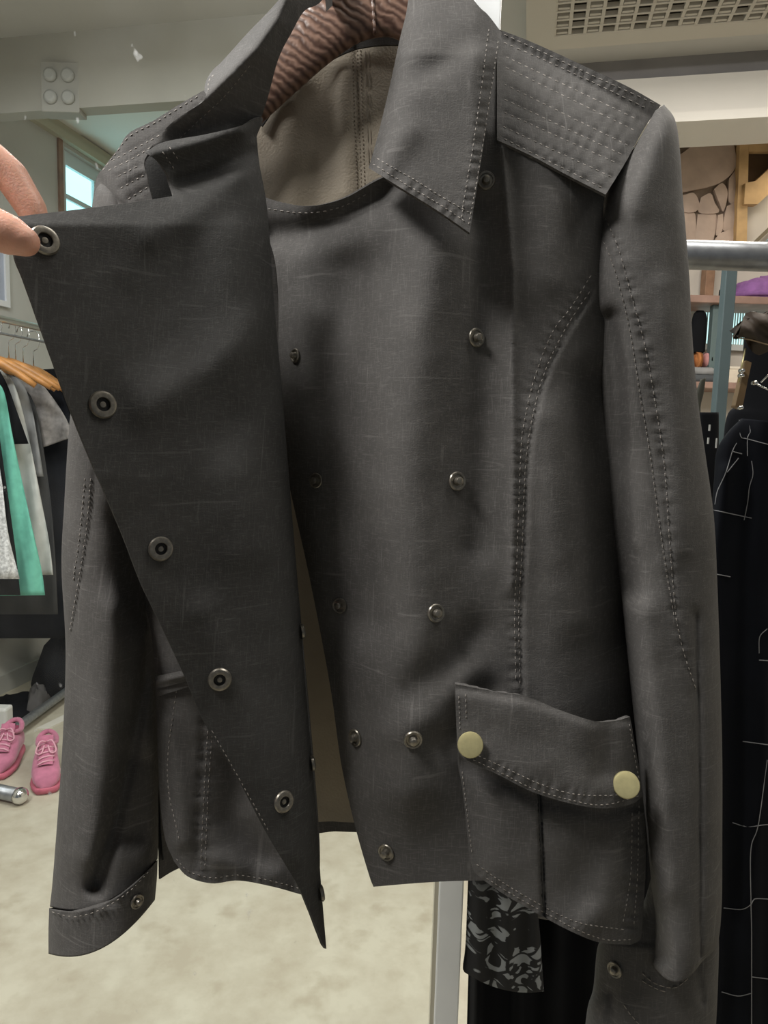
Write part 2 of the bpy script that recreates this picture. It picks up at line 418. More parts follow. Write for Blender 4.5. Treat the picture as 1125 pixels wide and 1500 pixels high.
rbox('ceiling', BLp, (-3.2, 3.07, 2.84), (0.1, 3.9, 2.90), M['beamw'])
BRp = (0.82, 3.0); zr0, zr1, zr2 = float(WY(1000, 190, 3.0)[2]), float(WY(1000, 122, 3.0)[2]), float(WY(860, 88, 3.0)[2])
rbox('beam', BRp, (0.2, 3.0, zr0), (3.0, 3.25, zr1), M['beamw'])
rbox('trim_3', BRp, (0.2, 3.02, zr1), (3.0, 3.25, CZ + .02), M['strip'])
rbox('trim_4', BRp, (0.2, 2.975, zr0 - .005), (3.0, 3.0, zr0 + .03), M['beamw'])
struct(box('wall_back', (-1.9, 5.2, 0), (1.2, 5.3, 2.9), M['wall']))
struct(box('wall_return', (1.2, 3.62, 0), (1.3, 5.3, 2.9), M['wallr']))
struct(box('wall_rear', (1.2, 3.62, 0), (2.7, 3.72, 2.9), M['wallr']))
struct(box('wall_right', (2.6, -0.2, 0), (2.7, 3.62, 2.95), M['wallr']))

# ceiling air-conditioner grille
A = WF(812, 54, CZ - .045); B = A + np.array([math.cos(WR[1]), math.sin(WR[1]), 0]); ua = (B - A); ua[2] = 0; ua /= np.linalg.norm(ua); va = np.array([ua[1], -ua[0], 0.0])
ac = thing('air_conditioner', (A[0], A[1], CZ - .05), 'beige ceiling air conditioner cassette with a latticed intake grille', 'air conditioner')
def lb(name, u0, u1, v0, v1, z0, z1, mat, parent):
    vs = [];
    for z in (z0, z1):
        for u, v in ((u0, v0), (u1, v0), (u1, v1), (u0, v1)): vs.append(A * [1, 1, 0] + ua * u + va * v + np.array([0, 0, z]))
    return mk(name, vs, [(0, 1, 2, 3), (7, 6, 5, 4), (0, 4, 5, 1), (1, 5, 6, 2), (2, 6, 7, 3), (3, 7, 4, 0)], mat, parent, smooth=False)
M['acp'] = plain('ac_plastic', (.55, .51, .44), .5)
GU, GV = 1.02, 0.56
for nm, q in (('frame', (-.10, 0, -.09, GV + .1)), ('frame', (GU, GU + .1, -.09, GV + .1)), ('frame', (0, GU, -.09, 0)), ('frame', (0, GU, GV, GV + .1))):
    lb(nm, q[0], q[1], q[2], q[3], CZ -0.045, CZ +0.000, M['acp'], ac)
lb('filter', 0, GU, 0, GV, CZ -0.012, CZ -0.001, plain('ac_dark', (.018, .014, .009), .9), ac)  # near-black sheet puts the shade behind the grille into the colour
nb = int(GU / .052)
for i in range(nb + 1): lb('grille_bar', i * GU / nb - .006, i * GU / nb + .006, 0, GV, CZ -0.043, CZ -0.025, M['acp'], ac)
for j in range(int(GV / .05) + 1): lb('grille_slat', 0, GU, j * .05 - .005, j * .05 + .005, CZ -0.044, CZ -0.028, M['acp'], ac)
for i in range(0, nb, 2):
    for j in range(int(GV / .05)):
        u = (i + .5) * GU / nb
        lb('grille_louver', u - .019, u + .019, j * .05 + .009, j * .05 + .021, CZ -0.042, CZ -0.030, M['acp'], ac)
        if i > 24 and j > 8: break

# square panel with four round lamps on the beam
bp_ = thing('beam_panel', WY(80, 160, 2.95), 'grey square fitting with four round lamps on the ceiling beam', 'light fitting')
P0, P1 = WY(55, 158, 2.955), WY(110, 85, 2.955)
M['fit'] = plain('fitting_grey', (.38, .37, .33), .7); M['fit2'] = plain('fitting_lamp', (.40, .40, .37), .5)
box('plate', (P0[0], 2.985, P0[2]), (P1[0], 3.06, P1[2]), M['fit'], bp_, bev=.004)
for fx in (.27, .73):
    for fz in (.28, .72):
        c = Vector((P0[0] + (P1[0] - P0[0]) * fx, 2.985, P0[2] + (P1[2] - P0[2]) * fz))
        tube_path('lamp', [c, c + Vector((0, -.012, 0)), c + Vector((0, -.018, 0))], [.026, .026, .016], M['fit2'], bp_, n=20)

# picture on the left wall
pf = thing('picture_frame', WY(5, 436, 3.33), 'white framed picture hanging on the wall above the clothes rail', 'picture')
boxes('frame', [((X0 + .001, 2.80, 1.84), (X0 + .02, 3.435, 1.866)), ((X0 + .001, 2.80, 2.20), (X0 + .02, 3.435, 2.226)), ((X0 + .001, 3.41, 1.866), (X0 + .02, 3.435, 2.2)), ((X0 + .001, 2.80, 1.866), (X0 + .02, 2.826, 2.2))], plain('frame_white', (.75, .75, .75), .5), WR, pf)
boxes('print', [((X0 + .001, 2.826, 1.866), (X0 + .01, 3.41, 2.2))], plain('pale_blue_print', (.42, .46, .56), .6, noise=.2, nscale=6), WR, pf)

# ------------------------------------------------------------------ framed mirror behind the jacket, built as see-through glass, reflected room built behind
PY = 0.82
e0, e1 = WY(733, 0, PY), WY(669, 1500, PY); xr = (e0[0] + e1[0]) / 2
ST = .030
gp = thing('framed_mirror', (xr - .45, PY, 0), 'tall smudged mirror in a pale metal frame behind the jacket, built as clear glass', 'mirror')
box('frame_stile', (xr - ST, PY - .012, 0), (xr, PY + .012, 1.98), M['alu'], gp, bev=.002)
box('frame_stile', (xr - .95, PY - .012, 0), (xr - .95 + ST, PY + .012, 1.98), M['alu'], gp, bev=.002)
box('frame_rail', (xr - .95 + ST, PY - .012, 1.95), (xr - ST, PY + .012, 1.98), M['alu'], gp, bev=.002)
box('frame_rail', (xr - .95 + ST, PY - .012, 0), (xr - ST, PY + .012, .03), M['alu'], gp, bev=.002)
box('bevel_reflection', (xr - ST - .005, PY - .008, .03), (xr - ST, PY + .008, 1.95), plain('reflection_yellow', (.55, .52, .42), .4), gp)  # yellowish strip stands in for the reflection in the bevelled mirror edge
m, nt, N, L, b = new_mat('smudged_glass'); out = N['Material Output']; N.remove(b)
tr = N.new('ShaderNodeBsdfTransparent'); tr.inputs[0].default_value = (.93, .96, .95, 1)
gl = N.new('ShaderNodeBsdfGlossy'); gl.inputs['Roughness'].default_value = .03
df = N.new('ShaderNodeBsdfDiffuse'); df.inputs[0].default_value = (.8, .82, .82, 1)
tc = N.new('ShaderNodeTexCoord')
nA = N.new('ShaderNodeTexNoise'); nA.inputs['Scale'].default_value = 7; nA.inputs['Detail'].default_value = 7; L.new(tc.outputs['Object'], nA.inputs['Vector'])
mr = N.new('ShaderNodeMapRange'); mr.inputs['From Min'].default_value = .45; mr.inputs['From Max'].default_value = .8; mr.inputs['To Min'].default_value = .0015; mr.inputs['To Max'].default_value = .045; L.new(nA.outputs['Fac'], mr.inputs['Value'])
mpn = N.new('ShaderNodeMapping'); mpn.inputs['Scale'].default_value = (60, 60, 38); mpn.inputs['Rotation'].default_value = (0, .6, 0); L.new(tc.outputs['Object'], mpn.inputs['Vector'])
nB = N.new('ShaderNodeTexNoise'); nB.inputs['Scale'].default_value = 1.0; nB.inputs['Detail'].default_value = 2; L.new(mpn.outputs['Vector'], nB.inputs['Vector'])
mr2 = N.new('ShaderNodeMapRange'); mr2.inputs['From Min'].default_value = .70; mr2.inputs['From Max'].default_value = .78; mr2.inputs['To Max'].default_value = .4; L.new(nB.outputs['Fac'], mr2.inputs['Value'])
ad = N.new('ShaderNodeMath'); ad.operation = 'ADD'; ad.use_clamp = True; L.new(mr.outputs['Result'], ad.inputs[0]); L.new(mr2.outputs['Result'], ad.inputs[1])
m1 = N.new('ShaderNodeMixShader'); m1.inputs[0].default_value = .012; L.new(tr.outputs[0], m1.inputs[1]); L.new(gl.outputs[0], m1.inputs[2])
m2 = N.new('ShaderNodeMixShader'); L.new(ad.outputs[0], m2.inputs[0]); L.new(m1.outputs[0], m2.inputs[1]); L.new(df.outputs[0], m2.inputs[2]); L.new(m2.outputs[0], out.inputs['Surface'])
M['glass'] = m
mk('glass_pane', [(xr - .95 + ST, PY, .03), (xr - ST, PY, .03), (xr - ST, PY, 1.95), (xr - .95 + ST, PY, 1.95)], [(0, 1, 2, 3)], M['glass'], gp, smooth=False)

# ------------------------------------------------------------------ clothes rail by the left wall
RX, RA = X0 + .42, WR
def wl(x, y, z):
    a = WR[1]; dx, dy = x - WR[0][0], y - WR[0][1]
    return np.array([WR[0][0] + dx * math.cos(a) - dy * math.sin(a), WR[0][1] + dx * math.sin(a) + dy * math.cos(a), z])
RZ = 1.70
rk = thing('clothes_rack', wl(RX, 3.2, 0), 'chrome clothes rail with a low base bar standing along the left wall', 'clothes rack')
tube_path('rail', [wl(RX, 1.9, RZ), wl(RX, 4.4, RZ)], .014, M['chrome'], rk)
tube_path('rail', [wl(RX, 1.9, RZ - .055), wl(RX, 4.4, RZ - .055)], .005, M['steel'], rk)
ba, bb = WF(0, 1083, .045), WF(94, 1015, .045); bdir = (bb - ba) / np.linalg.norm(bb - ba)
tube_path('base_bar', [ba - bdir * .8, bb + bdir * .8], .019, M['steel'], rk)
for yy in (1.9, 4.4):
    tube_path('upright', [wl(RX, yy, .1), wl(RX, yy, RZ)], .014, M['steel'], rk)
    tube_path('foot', [wl(RX - .2, yy, .05), wl(RX + .25, yy, .05)], .018, M['steel'], rk)
bxp = WF(8, 1062, .06)
box('bracket', (bxp[0] - .10, bxp[1] - .03, .03), (bxp[0] + .02, bxp[1] + .03, .14), plain('white_bracket', (.6, .6, .57), .5), rk, bev=.01)
M['hwood'] = plain('hanger_wood', (.42, .19, .055), .45, noise=.25, nscale=25)
def rail_hanger(px, Y, half, label, drop=.10):
    c = WY(px, 487, Y); z0 = RZ
    h = thing('clothes_hanger', (c[0], c[1], z0 - .17), label, 'hanger', 'wooden hangers on the left rail')
    pts = [];
    for t in np.linspace(-1, 1, 15): pts.append((c[0] + t * half, c[1] - .0 + .03 * t * t, z0 - .155 - drop * abs(t) ** 1.35))
    r = [.011 + .009 * (1 - abs(t)) for t in np.linspace(-1, 1, 15)]
    tube_path('arm', pts, r, M['hwood'], h, n=8)
    hk = [(c[0], c[1], z0 - .15), (c[0], c[1], z0 - .075), (c[0] + .018, c[1], z0 - .06), (c[0] + .03, c[1], z0 - .03), (c[0] + .026, c[1], z0 + .006), (c[0] + .004, c[1], z0 + .02), (c[0] - .02, c[1], z0 + .012), (c[0] - .026, c[1], z0 - .008)]
    tube_path('hook', catmull(hk, .006), .0026, M['chrome'], h, n=6)
    return h
hl = ['first', 'second', 'third', 'fourth', 'fifth', 'sixth']
for i, (px, Y, half) in enumerate(((-22, 2.72, .17), (-8, 2.82, .20), (12, 2.92, .19), (22, 3.02, .15), (33, 3.14, .17), (48, 3.30, .16))):
    rail_hanger(px, Y, half, f'{hl[i]} wooden hanger from the near end of the left rail')

def garment(name, label, cat, rows, Y, mat, th=.022, extra=None, group='clothes on the left rail'):
    bot = WY(rows[-1][2], rows[-1][3], Y)
    g = thing(name, (bot[0], bot[1], bot[2]), label, cat, group)
    g0 = rows_tube('cloth', rows, mat, g, lambda v: Y, lambda v: th, extra or (lambda x, y: .012 * np.sin(x * .16 + y * .012)), n=48, per=5, power=.7, place=WYv)
    return g
def dotted(name, base, dot, scale, th):
    m, nt, N, L, b = new_mat(name); b.inputs['Roughness'].default_value = .85
    tc = N.new('ShaderNodeTexCoord'); v = N.new('ShaderNodeTexVoronoi'); v.inputs['Scale'].default_value = scale; L.new(tc.outputs['Object'], v.inputs['Vector'])
    r = N.new('ShaderNodeMapRange'); r.inputs['From Min'].default_value = th; r.inputs['From Max'].default_value = th * .6; L.new(v.outputs['Distance'], r.inputs['Value'])
    mx = N.new('ShaderNodeMix'); mx.data_type = 'RGBA'; mx.inputs['A'].default_value = (*base, 1); mx.inputs['B'].default_value = (*dot, 1)
    L.new(r.outputs['Result'], mx.inputs['Factor']); L.new(mx.outputs['Result'], b.inputs['Base Color']); return m
M['dots'] = dotted('black_dotted_cloth', (.006, .006, .007), (.45, .43, .42), 26, .17)
M['lace'] = plain('white_lace', (.62, .62, .62), .9, noise=.4, nscale=90, bump=.8, bscale=130)
M['mint'] = plain('mint_knit', (.16, .50, .38), .85, noise=.12, nscale=30)
M['pale'] = plain('pale_grey_cloth', (.52, .52, .49), .85, noise=.1)
M['mid'] = plain('mid_grey_cloth', (.25, .25, .25), .85, noise=.15)
M['mott'] = plain('mottled_grey_cloth', (.27, .25, .24), .9, noise=.3, nscale=40)
Lx = -110
garment('lace_blouse', 'white lace top hanging at the near end of the left rail', 'clothes', [(Lx, 560, -60, 560), (Lx, 640, -12, 640), (Lx, 700, 2, 700), (Lx, 780, 12, 780), (Lx, 848, 29, 848)], 2.70, M['lace'])
garment('hanging_dress', 'black dress with pale dots hanging beside the mint garment', 'clothes', [(Lx, 545, -30, 540), (Lx, 600, -10, 585), (Lx, 700, 8, 700), (Lx, 800, 22, 800), (Lx, 872, 30, 872)], 2.77, M['dots'])
garment('hanging_cardigan', 'mint green knitted cardigan hanging on the left rail', 'clothes', [(Lx, 545, -10, 556), (Lx, 575, 6, 574), (Lx, 640, 19, 640), (Lx, 740, 40, 740), (Lx, 830, 60, 830), (Lx, 874, 66, 872)], 2.84, M['mint'])
garment('hanging_shirt', 'black short sleeved shirt between the mint cardigan and the pale shirt', 'clothes', [(Lx, 530, -8, 530), (Lx, 565, 10, 562), (Lx, 600, 24, 600), (Lx, 655, 42, 650)], 2.91, M['black'])
garment('hanging_shirt', 'pale grey long shirt hanging behind the mint cardigan', 'clothes', [(Lx, 535, 0, 540), (Lx, 570, 22, 565), (Lx, 640, 42, 640), (Lx, 740, 62, 740), (Lx, 800, 73, 800), (Lx, 845, 78, 842)], 2.98, M['pale'])
garment('hanging_shirt', 'mid grey shirt with sloping shoulder hanging on the left rail', 'clothes', [(Lx, 530, 6, 545), (Lx, 560, 32, 560), (Lx, 600, 47, 600), (Lx, 660, 58, 660), (Lx, 700, 64, 698)], 3.05, M['mid'])
garment('hanging_coat', 'long charcoal garment hanging between the grey shirt and grey tee', 'clothes', [(Lx, 552, 16, 556), (Lx, 590, 50, 590), (Lx, 700, 70, 700), (Lx, 800, 80, 800), (Lx, 900, 85, 900)], 3.10, plain('charcoal_cloth', (.05, .05, .05), .9))
garment('hanging_tee', 'mottled grey short sleeved tee on the left rail beside the sleeve', 'clothes', [(Lx, 545, 52, 553), (Lx, 560, 64, 565), (20, 600, 88, 598), (55, 640, 102, 624), (62, 656, 104, 641)], 3.16, M['mott'])
garment('hanging_dress', 'long black dress hanging behind the grey tee', 'clothes', [(Lx, 555, 66, 548), (Lx, 575, 88, 572), (Lx, 640, 108, 640), (Lx, 780, 112, 780), (Lx, 860, 114, 860), (Lx, 938, 116, 930)], 3.24, M['navy'])
garment('hanging_dress', 'farthest black dress showing behind the held open jacket', 'clothes', [(Lx, 552, 80, 540), (Lx, 570, 112, 566), (Lx, 640, 128, 640), (Lx, 780, 130, 780), (Lx, 935, 132, 935)], 3.34, M['black'])

# dark clothes lying under the rail
def heap(name, label, ol, y0, bulge, mat, base=0.0):
    """a soft heap: rounded mound over a footprint of pixels on the floor"""
    c = np.mean([WF(*p) for p in ol], axis=0); R = [WF(*p) - c for p in ol]
    n = len(ol); verts = []; rings = 7
    for k in range(rings):
        t = k / (rings - 1); s = math.cos(t * math.pi / 2) ** .6 if k < rings - 1 else .04
        for i in range(n * 3):
            a = R[i // 3]; b2 = R[(i // 3 + 1) % n]; q = a + (b2 - a) * (i % 3) / 3
            h = bulge * math.sin(t * math.pi / 2)
            verts.append(c + q * s * (1 + .08 * math.sin(i * 2.3 + k)) + np.array([0, 0, base + h * (1 + .15 * math.sin(i * 1.7 + k * 2))]))
    m3 = n * 3
    faces = [(k * m3 + i, k * m3 + (i + 1) % m3, (k + 1) * m3 + (i + 1) % m3, (k + 1) * m3 + i) for k in range(rings - 1) for i in range(m3)]
    faces.append(tuple((rings - 1) * m3 + i for i in range(m3))); faces.append(tuple(range(m3 - 1, -1, -1)))
    o = mk(name, verts, faces, mat); tag(o, label, 'clothes'); o.location.z -= min(v[2] for v in verts); return o
heap('folded_coat', 'black coat slumped against the wall under the rail', [(48, 1022), (70, 1032), (105, 1020), (135, 992), (120, 982), (80, 992)], 0, .24, M['black'])
heap('dark_cloth', 'dark grey cloth spread flat under the clothes rail', [(-60, 1085), (0, 1078), (40, 1050), (70, 1035), (50, 1018), (10, 1025), (-60, 1050)], 0, .05, M['navy'])
heap('grey_scarf', 'grey scarf lying under the rail beside the base bar', [(40, 1048), (60, 1046), (75, 1030), (58, 1022), (42, 1028)], 0, .09, plain('dusky_grey_cloth', (.09, .085, .085), .9))
q0, q1 = WF(53, 1068), WF(110, 1040)
o = mk('paper_strip', [q0, q0 + [.05, 0, 0], q1 + [.05, 0, 0], q1, q0 + [0, 0, .004], q0 + [.05, 0, .004], q1 + [.05, 0, .004], q1 + [0, 0, .004]], [(3, 2, 1, 0), (4, 5, 6, 7), (0, 1, 5, 4), (1, 2, 6, 5), (2, 3, 7, 6), (3, 0, 4, 7)], plain('cream_strip', (.6, .57, .5), .7), smooth=False)
tag(o, 'thin cream strip lying on the floor behind the pink shoes', 'strip')
# steel foot with a shiny cap in front of the shoes
sf = thing('steel_foot', WF(20, 1172), 'short steel tube with a shiny rounded cap on the floor by the shoes', 'tube')
p0, p1 = WF(-60, 1158) + [0, 0, .03], WF(30, 1178) + [0, 0, .03]
tube_path('tube', [p0, p1], .024, M['steel'], sf, n=16)
dv = (p1 - p0) / np.linalg.norm(p1 - p0)
tube_path('cap', [p1 - dv * .012, p1, p1 + dv * .012, p1 + dv * .02, p1 + dv * .024], [.027, .029, .026, .017, .006], M['chrome'], sf, n=16)

# ------------------------------------------------------------------ pink sneakers
M['pink'] = plain('pink_suede', (.46, .15, .235), .85, noise=.18, nscale=30, sheen=.3)
M['pink2'] = plain('pink_sole', (.50, .12, .18), .6, noise=.12)
M['pinkl'] = plain('pink_lace', (.66, .34, .42), .8)
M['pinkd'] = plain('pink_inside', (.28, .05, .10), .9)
def sneaker(label, toe_px, heel_px, mirror=1):
    toe, heel = WF(*toe_px), WF(*heel_px); ax = heel - toe; Ln = .27; ax = ax / np.linalg.norm(ax); sd = np.array([ax[1], -ax[0], 0]) * mirror; up = np.array([0, 0, 1.])
    s = thing('sneaker', toe + ax * Ln / 2, label, 'shoe', 'pair of pink sneakers')
    def P(l, x, z): return toe + ax * l + sd * x + up * z
    ls = np.array([0, .012, .04, .08, .12, .16, .20, .24, .262, .27]); wd_ = np.array([.014, .034, .046, .050, .047, .042, .039, .037, .030, .014])
    ofs = np.array([.004, .004, .003, 0, -.002, -.003, -.001, 0, 0, 0])
    def ring(l, w, o, z0, z1, n=16, flat=.5):
        r = []
        for k in range(n):
            a = 2 * math.pi * k / n; c, sn = math.cos(a), math.sin(a)
            r.append(P(l, o + w * np.sign(c) * abs(c) ** .7, z0 + (z1 - z0) * (.5 + .5 * np.sign(sn) * abs(sn) ** flat)))
        return r
    n = 16
    def skin(name, rings, mat):
        V = np.vstack(rings); k = len(rings)
        F = [(i * n + j, i * n + (j + 1) % n, (i + 1) * n + (j + 1) % n, (i + 1) * n + j) for i in range(k - 1) for j in range(n)] + [tuple(range(n - 1, -1, -1)), tuple((k - 1) * n + j for j in range(n))]
        return mk(name, V, F, mat, s)
    skin('sole', [ring(l, w * 1.06, o, 0.0 + (.012 if i == 0 else 0), .028) for i, (l, w, o) in enumerate(zip(ls, wd_, ofs))], M['pink2'])
    top = np.array([.034, .056, .064, .075, .095, .108, .100, .098, .092, .07])
    skin('upper', [ring(l, w * .97, o, .022, t, flat=.8) for l, w, o, t in zip(ls + .003, wd_, ofs, top)], M['pink'])
    col = [P(.215 + .052 * math.cos(a), .032 * math.sin(a), .108 + .012 * math.cos(a) ** 2 + (.008 if math.cos(a) > 0 else 0)) for a in np.linspace(0, 2 * math.pi, 25)]
    tube_path('collar', col, .0095, M['pink'], s, n=8)
    ins = [P(.215 + .046 * math.cos(a), .027 * math.sin(a), .107) for a in np.linspace(0, 2 * math.pi, 20, endpoint=False)]
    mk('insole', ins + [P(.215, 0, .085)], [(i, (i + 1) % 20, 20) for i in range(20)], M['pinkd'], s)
    tg = []
    for l, z in ((.075, .078), (.11, .096), (.145, .115), (.165, .138), (.170, .150)):
        for x in (-.024, -.012, 0, .012, .024): tg.append(P(l, x, z + .004 - 6 * x * x))
    tg2 = [t + ax * .008 - up * .004 for t in tg]; k = len(tg)
    F = []
    for i in range(4):
        for j in range(4):
            a = i * 5 + j; F += [(a, a + 1, a + 6, a + 5), (k + a + 5, k + a + 6, k + a + 1, k + a)]
    F += [(20 + j, 21 + j, k + 21 + j, k + 20 + j) for j in range(4)]
    mk('tongue', tg + tg2, F, M['pink'], s)
    for i in range(5):
        l = .082 + i * .018; z = .083 + i * .0095
        tube_path('lace', [P(l - .004, -.027, z - .002), P(l, -.01, z + .006), P(l + .006, .01, z + .006), P(l + .010, .027, z + .002)], .0035, M['pinkl'], s, n=6)
    for sg_ in (-1, 1):
        tube_path('lace', catmull([P(.150, 0, .135), P(.140, sg_ * .02, .142), P(.118, sg_ * .034, .112), P(.112, sg_ * .016, .108), P(.135, sg_ * .006, .128)], .006), .003, M['pinkl'], s, n=6)
    return s
sneaker('pink suede sneaker standing beside the jacket sleeve', (66, 1166), (74, 1092))
sneaker('pink suede sneaker turned outward, partly cut off by the picture edge', (-8, 1146), (40, 1078), -1)

# ------------------------------------------------------------------ the jacket
JK = thing('jacket', W(600, 1300, .56), 'dark grey waxed cotton jacket on a wooden hanger, one front held open', 'jacket')
WAX, INN = M['wax'], M['wax_shade']

def sstep(x, a, b): 
    t = np.clip((x - a) / (b - a), 0, 1); return t * t * (3 - 2 * t)
def shoulder(px, py):
    yl = 205 + (px - 735) * .53
    return .050 * np.clip((yl - py) / 150, 0, 1) ** 1.3 * sstep(px, 560, 740)

PRIN = catmull([(866, 433), (831, 487), (802, 547), (784, 611), (774, 682), (769, 800), (764, 900), (766, 1020)], 8)
PRIN_S = [(866, 403), (838, 448), (809, 487), (784, 551), (768, 618), (763, 664), (758, 800), (754, 900), (756, 1004)]
PRIN_S2 = [(864, 427), (828, 482), (798, 545), (780, 611), (770, 682), (765, 800), (760, 900), (762, 1006)]
CREASE = [(735, 215), (742, 300), (750, 400), (751, 504), (752, 611), (752, 720), (750, 860)]

def d_front(px, py):
    d = np.full(np.shape(px), .532) + shoulder(px, py)
    d = d + .075 * np.clip((px - 790 - .02 * (py - 400)) / 150, 0, 1.3) ** 2
    d = d + .058 * np.clip((585 - px - .05 * (900 - py)) / 150, 0, 1.12) ** 1.6
    d = d + G(px, py, [(640, 360), (618, 500), (606, 700), (612, 900), (604, 1150)], 54, -.018)
    d = d + G(px, py, [(515, 400), (498, 560), (505, 720), (530, 900)], 40, .014)
    d = d + G(px, py, [(585, 262), (555, 288), (500, 322), (445, 342), (395, 346)], 24, .015)
    d = d + G(px, py, [(455, 470), (445, 560)], 34, -.006)
    d = d + G(px, py, [(705, 300), (712, 480), (708, 640), (700, 800)], 24, .0055)
    d = d + E(px, py, CREASE, 7, -.0055)
    d = d + G(px, py, [(700, 925), (660, 965), (600, 1010)], 24, .005) + G(px, py, [(690, 985), (640, 1050), (575, 1075)], 22, -.004) + G(px, py, [(720, 1010), (650, 1095)], 18, .003)
    d = d + G(px, py, [(430, 760), (470, 940), (500, 1120)], 20, .004)
    d = d + G(px, py, [(800, 620), (820, 760), (860, 900)], 36, -.006) + G(px, py, [(870, 560), (895, 760), (915, 930)], 26, .012)
    d = d + G(px, py, [(820, 300), (800, 400)], 40, -.004)
    s_d, s_s, s_a = pq(px, py, PRIN)
    d = d + .0020 * np.exp(-(s_d / 3.2) ** 2) - .0012 * np.exp(-(s_d / 14) ** 2) * (s_s < 0)
    d = d + pucker(px, py, PRIN_S, 10, .0007)
    d = d + wob(px, py, 1.0, .4)
    return d
OL_FRONT = outline(
    [(383, 286), (400, 293), (450, 302), (500, 292), (545, 268), (600, 235), (660, 150), (715, 68), (735, 46)],
    [(735, 46), (780, 66), (850, 98), (920, 131), (962, 156)],
    [(962, 156), (940, 190), (912, 240), (887, 284), (884, 330), (890, 400), (905, 520), (918, 700), (930, 900), (940, 1050), (948, 1170), (946, 1288)],
    [(946, 1288), (820, 1290), (690, 1290), (620, 1293), (547, 1299)],
    [(547, 1299), (540, 1280), (520, 1210), (500, 1120), (486, 1020), (470, 930), (450, 830), (430, 740), (410, 640), (395, 500), (385, 380)])
fp = panel('front_panel', OL_FRONT, d_front, [WAX, M['lining']], JK, step=5.0, thick=.0020)
stitches(fp, [PRIN_S, PRIN_S2, [(392, 306), (450, 312), (500, 303), (545, 280)]], d_front, M['thread'])

# yoke with quilting rows
ROWS = [((741, 83), (940, 178)), ((740, 98), (930, 191)), ((738, 123), (922, 214)), ((738, 145), (917, 229)), ((738, 164), (910, 242)), ((736, 185), (900, 261)), ((738, 203), (888, 278))]
def d_yoke(px, py):
    d = np.full(np.shape(px), .532) + shoulder(px, py) - .0028 + .05 * np.clip((px - 880) / 110, 0, 1) ** 2
    d = d + E(px, py, CREASE, 9, -.002)
    for a, b in ROWS:
        q, s, ar = pq(px, py, [a, b]); d = d + .0011 * np.exp(-(q / 3.0) ** 2)
        d = d + .0007 * np.exp(-(q / 8) ** 2) * np.sin(ar * (.30 + .04 * math.sin(a[1])) + a[1] * 7.7 + 2.2 * np.sin(ar * .05 + a[1]))
    d = d + pucker(px, py, [(740, 60), (860, 112), (960, 160)], 9, .0006, .45)
    return d
OL_YOKE = outline([(728, 42), (780, 62), (850, 94), (920, 127), (968, 154)], [(968, 154), (945, 186), (915, 240), (887, 285)], [(887, 285), (830, 256), (780, 229), (728, 205)], [(728, 205), (728, 42)])
yk = panel('yoke', OL_YOKE, d_yoke, WAX, JK, step=3.6, thick=.0022)
stitches(yk, [list(r) for r in ROWS] + [[(738, 50), (800, 79), (880, 116), (962, 153)], [(738, 62), (800, 89), (880, 126), (950, 160)]], d_yoke, M['thread'], dash=7)

# collar, the half that lies flat
def d_col(px, py):
    d = .502 + .00028 * np.clip(80 - py, 0, 300) - .00004 * np.clip(py - 80, 0, 400)
    fold = [(600, -80), (598, 0), (585, 60), (570, 130), (552, 200), (540, 246)]
    q = pq(px, py, fold)[0]; d = d + .030 * np.exp(-q / 14) 
    d = d + .018 * sstep(px, 690, 745) + G(px, py, [(600, 110), (640, 95), (690, 60)], 22, .004) + G(px, py, [(560, 235), (600, 190)], 22, -.003)
    d = d + pucker(px, py, [(560, 250), (620, 290), (672, 322)], 14, .0007, .30) + pucker(px, py, [(718, 60), (705, 180), (684, 310)], 9, .0007, .35)
    return d + wob(px, py, .8, 2.0)
OL_COL = outline([(602, -90), (598, 0), (585, 60), (570, 130), (553, 200), (540, 246)], [(540, 246), (590, 277), (640, 308), (688, 341)], [(688, 341), (697, 285), (710, 200), (722, 120), (735, 48)], [(735, 48), (715, 22), (694, 0), (630, -90)])
cr = panel('collar', OL_COL, d_col, WAX, JK, step=4.5, thick=.0030)
stitches(cr, [[(716, 42), (705, 130), (692, 220), (680, 290), (676, 322)], [(730, 60), (718, 140), (706, 220), (694, 290), (686, 330)], [(546, 240), (600, 273), (650, 303), (682, 325)], [(552, 232), (605, 262), (650, 290), (690, 313)]], d_col, M['thread'], dash=5, gap=3)

# collar, the half that stands up beside the hanger
FOLD = [(440, -60), (418, 0), (405, 29), (376, 70), (341, 106), (299, 147), (248, 184), (214, 222)]
def d_col2(px, py):
    q, s, a = pq(px, py, FOLD)
    left = s < 0 if COLSIGN < 0 else s > 0
    q = np.sqrt(q * q + 25) - 5
    d = .497 + np.where(left, .075 * (1 - np.exp(-q / 55)), .030 * (1 - np.exp(-q / 70)) + .00022 * q)
    d = d + G(px, py, [(366, 96), (330, 140), (261, 205)], 5, .0012) + pucker(px, py, [(366, 96), (330, 140), (261, 205)], 10, .0008)
    d = d + G(px, py, [(330, 200), (280, 208), (235, 216)], 12, -.006)
    return d + wob(px, py, .8, 1.0)
COLSIGN = 1
_, _s, _ = pq(np.array([340.]), np.array([60.]), FOLD); COLSIGN = float(_s[0])
OL_COL2 = outline([(299, 133), (302, 118), (312, 102), (325, 90), (363, 48), (408, 0), (450, -60)], [(450, -60), (500, -60)], [(500, -60), (472, 0), (446, 16), (427, 48), (408, 86), (392, 144), (380, 180)], [(380, 180), (350, 192), (300, 203), (240, 216), (213, 226)], [(213, 226), (248, 183), (299, 147)])
c2 = panel('collar', OL_COL2, d_col2, WAX, JK, step=4.0, thick=.0026)
stitches(c2, [[(366, 96), (330, 140), (296, 172), (261, 205)], [(305, 133), (306, 118), (318, 104)]], d_col2, M['thread'], dash=5, gap=3)

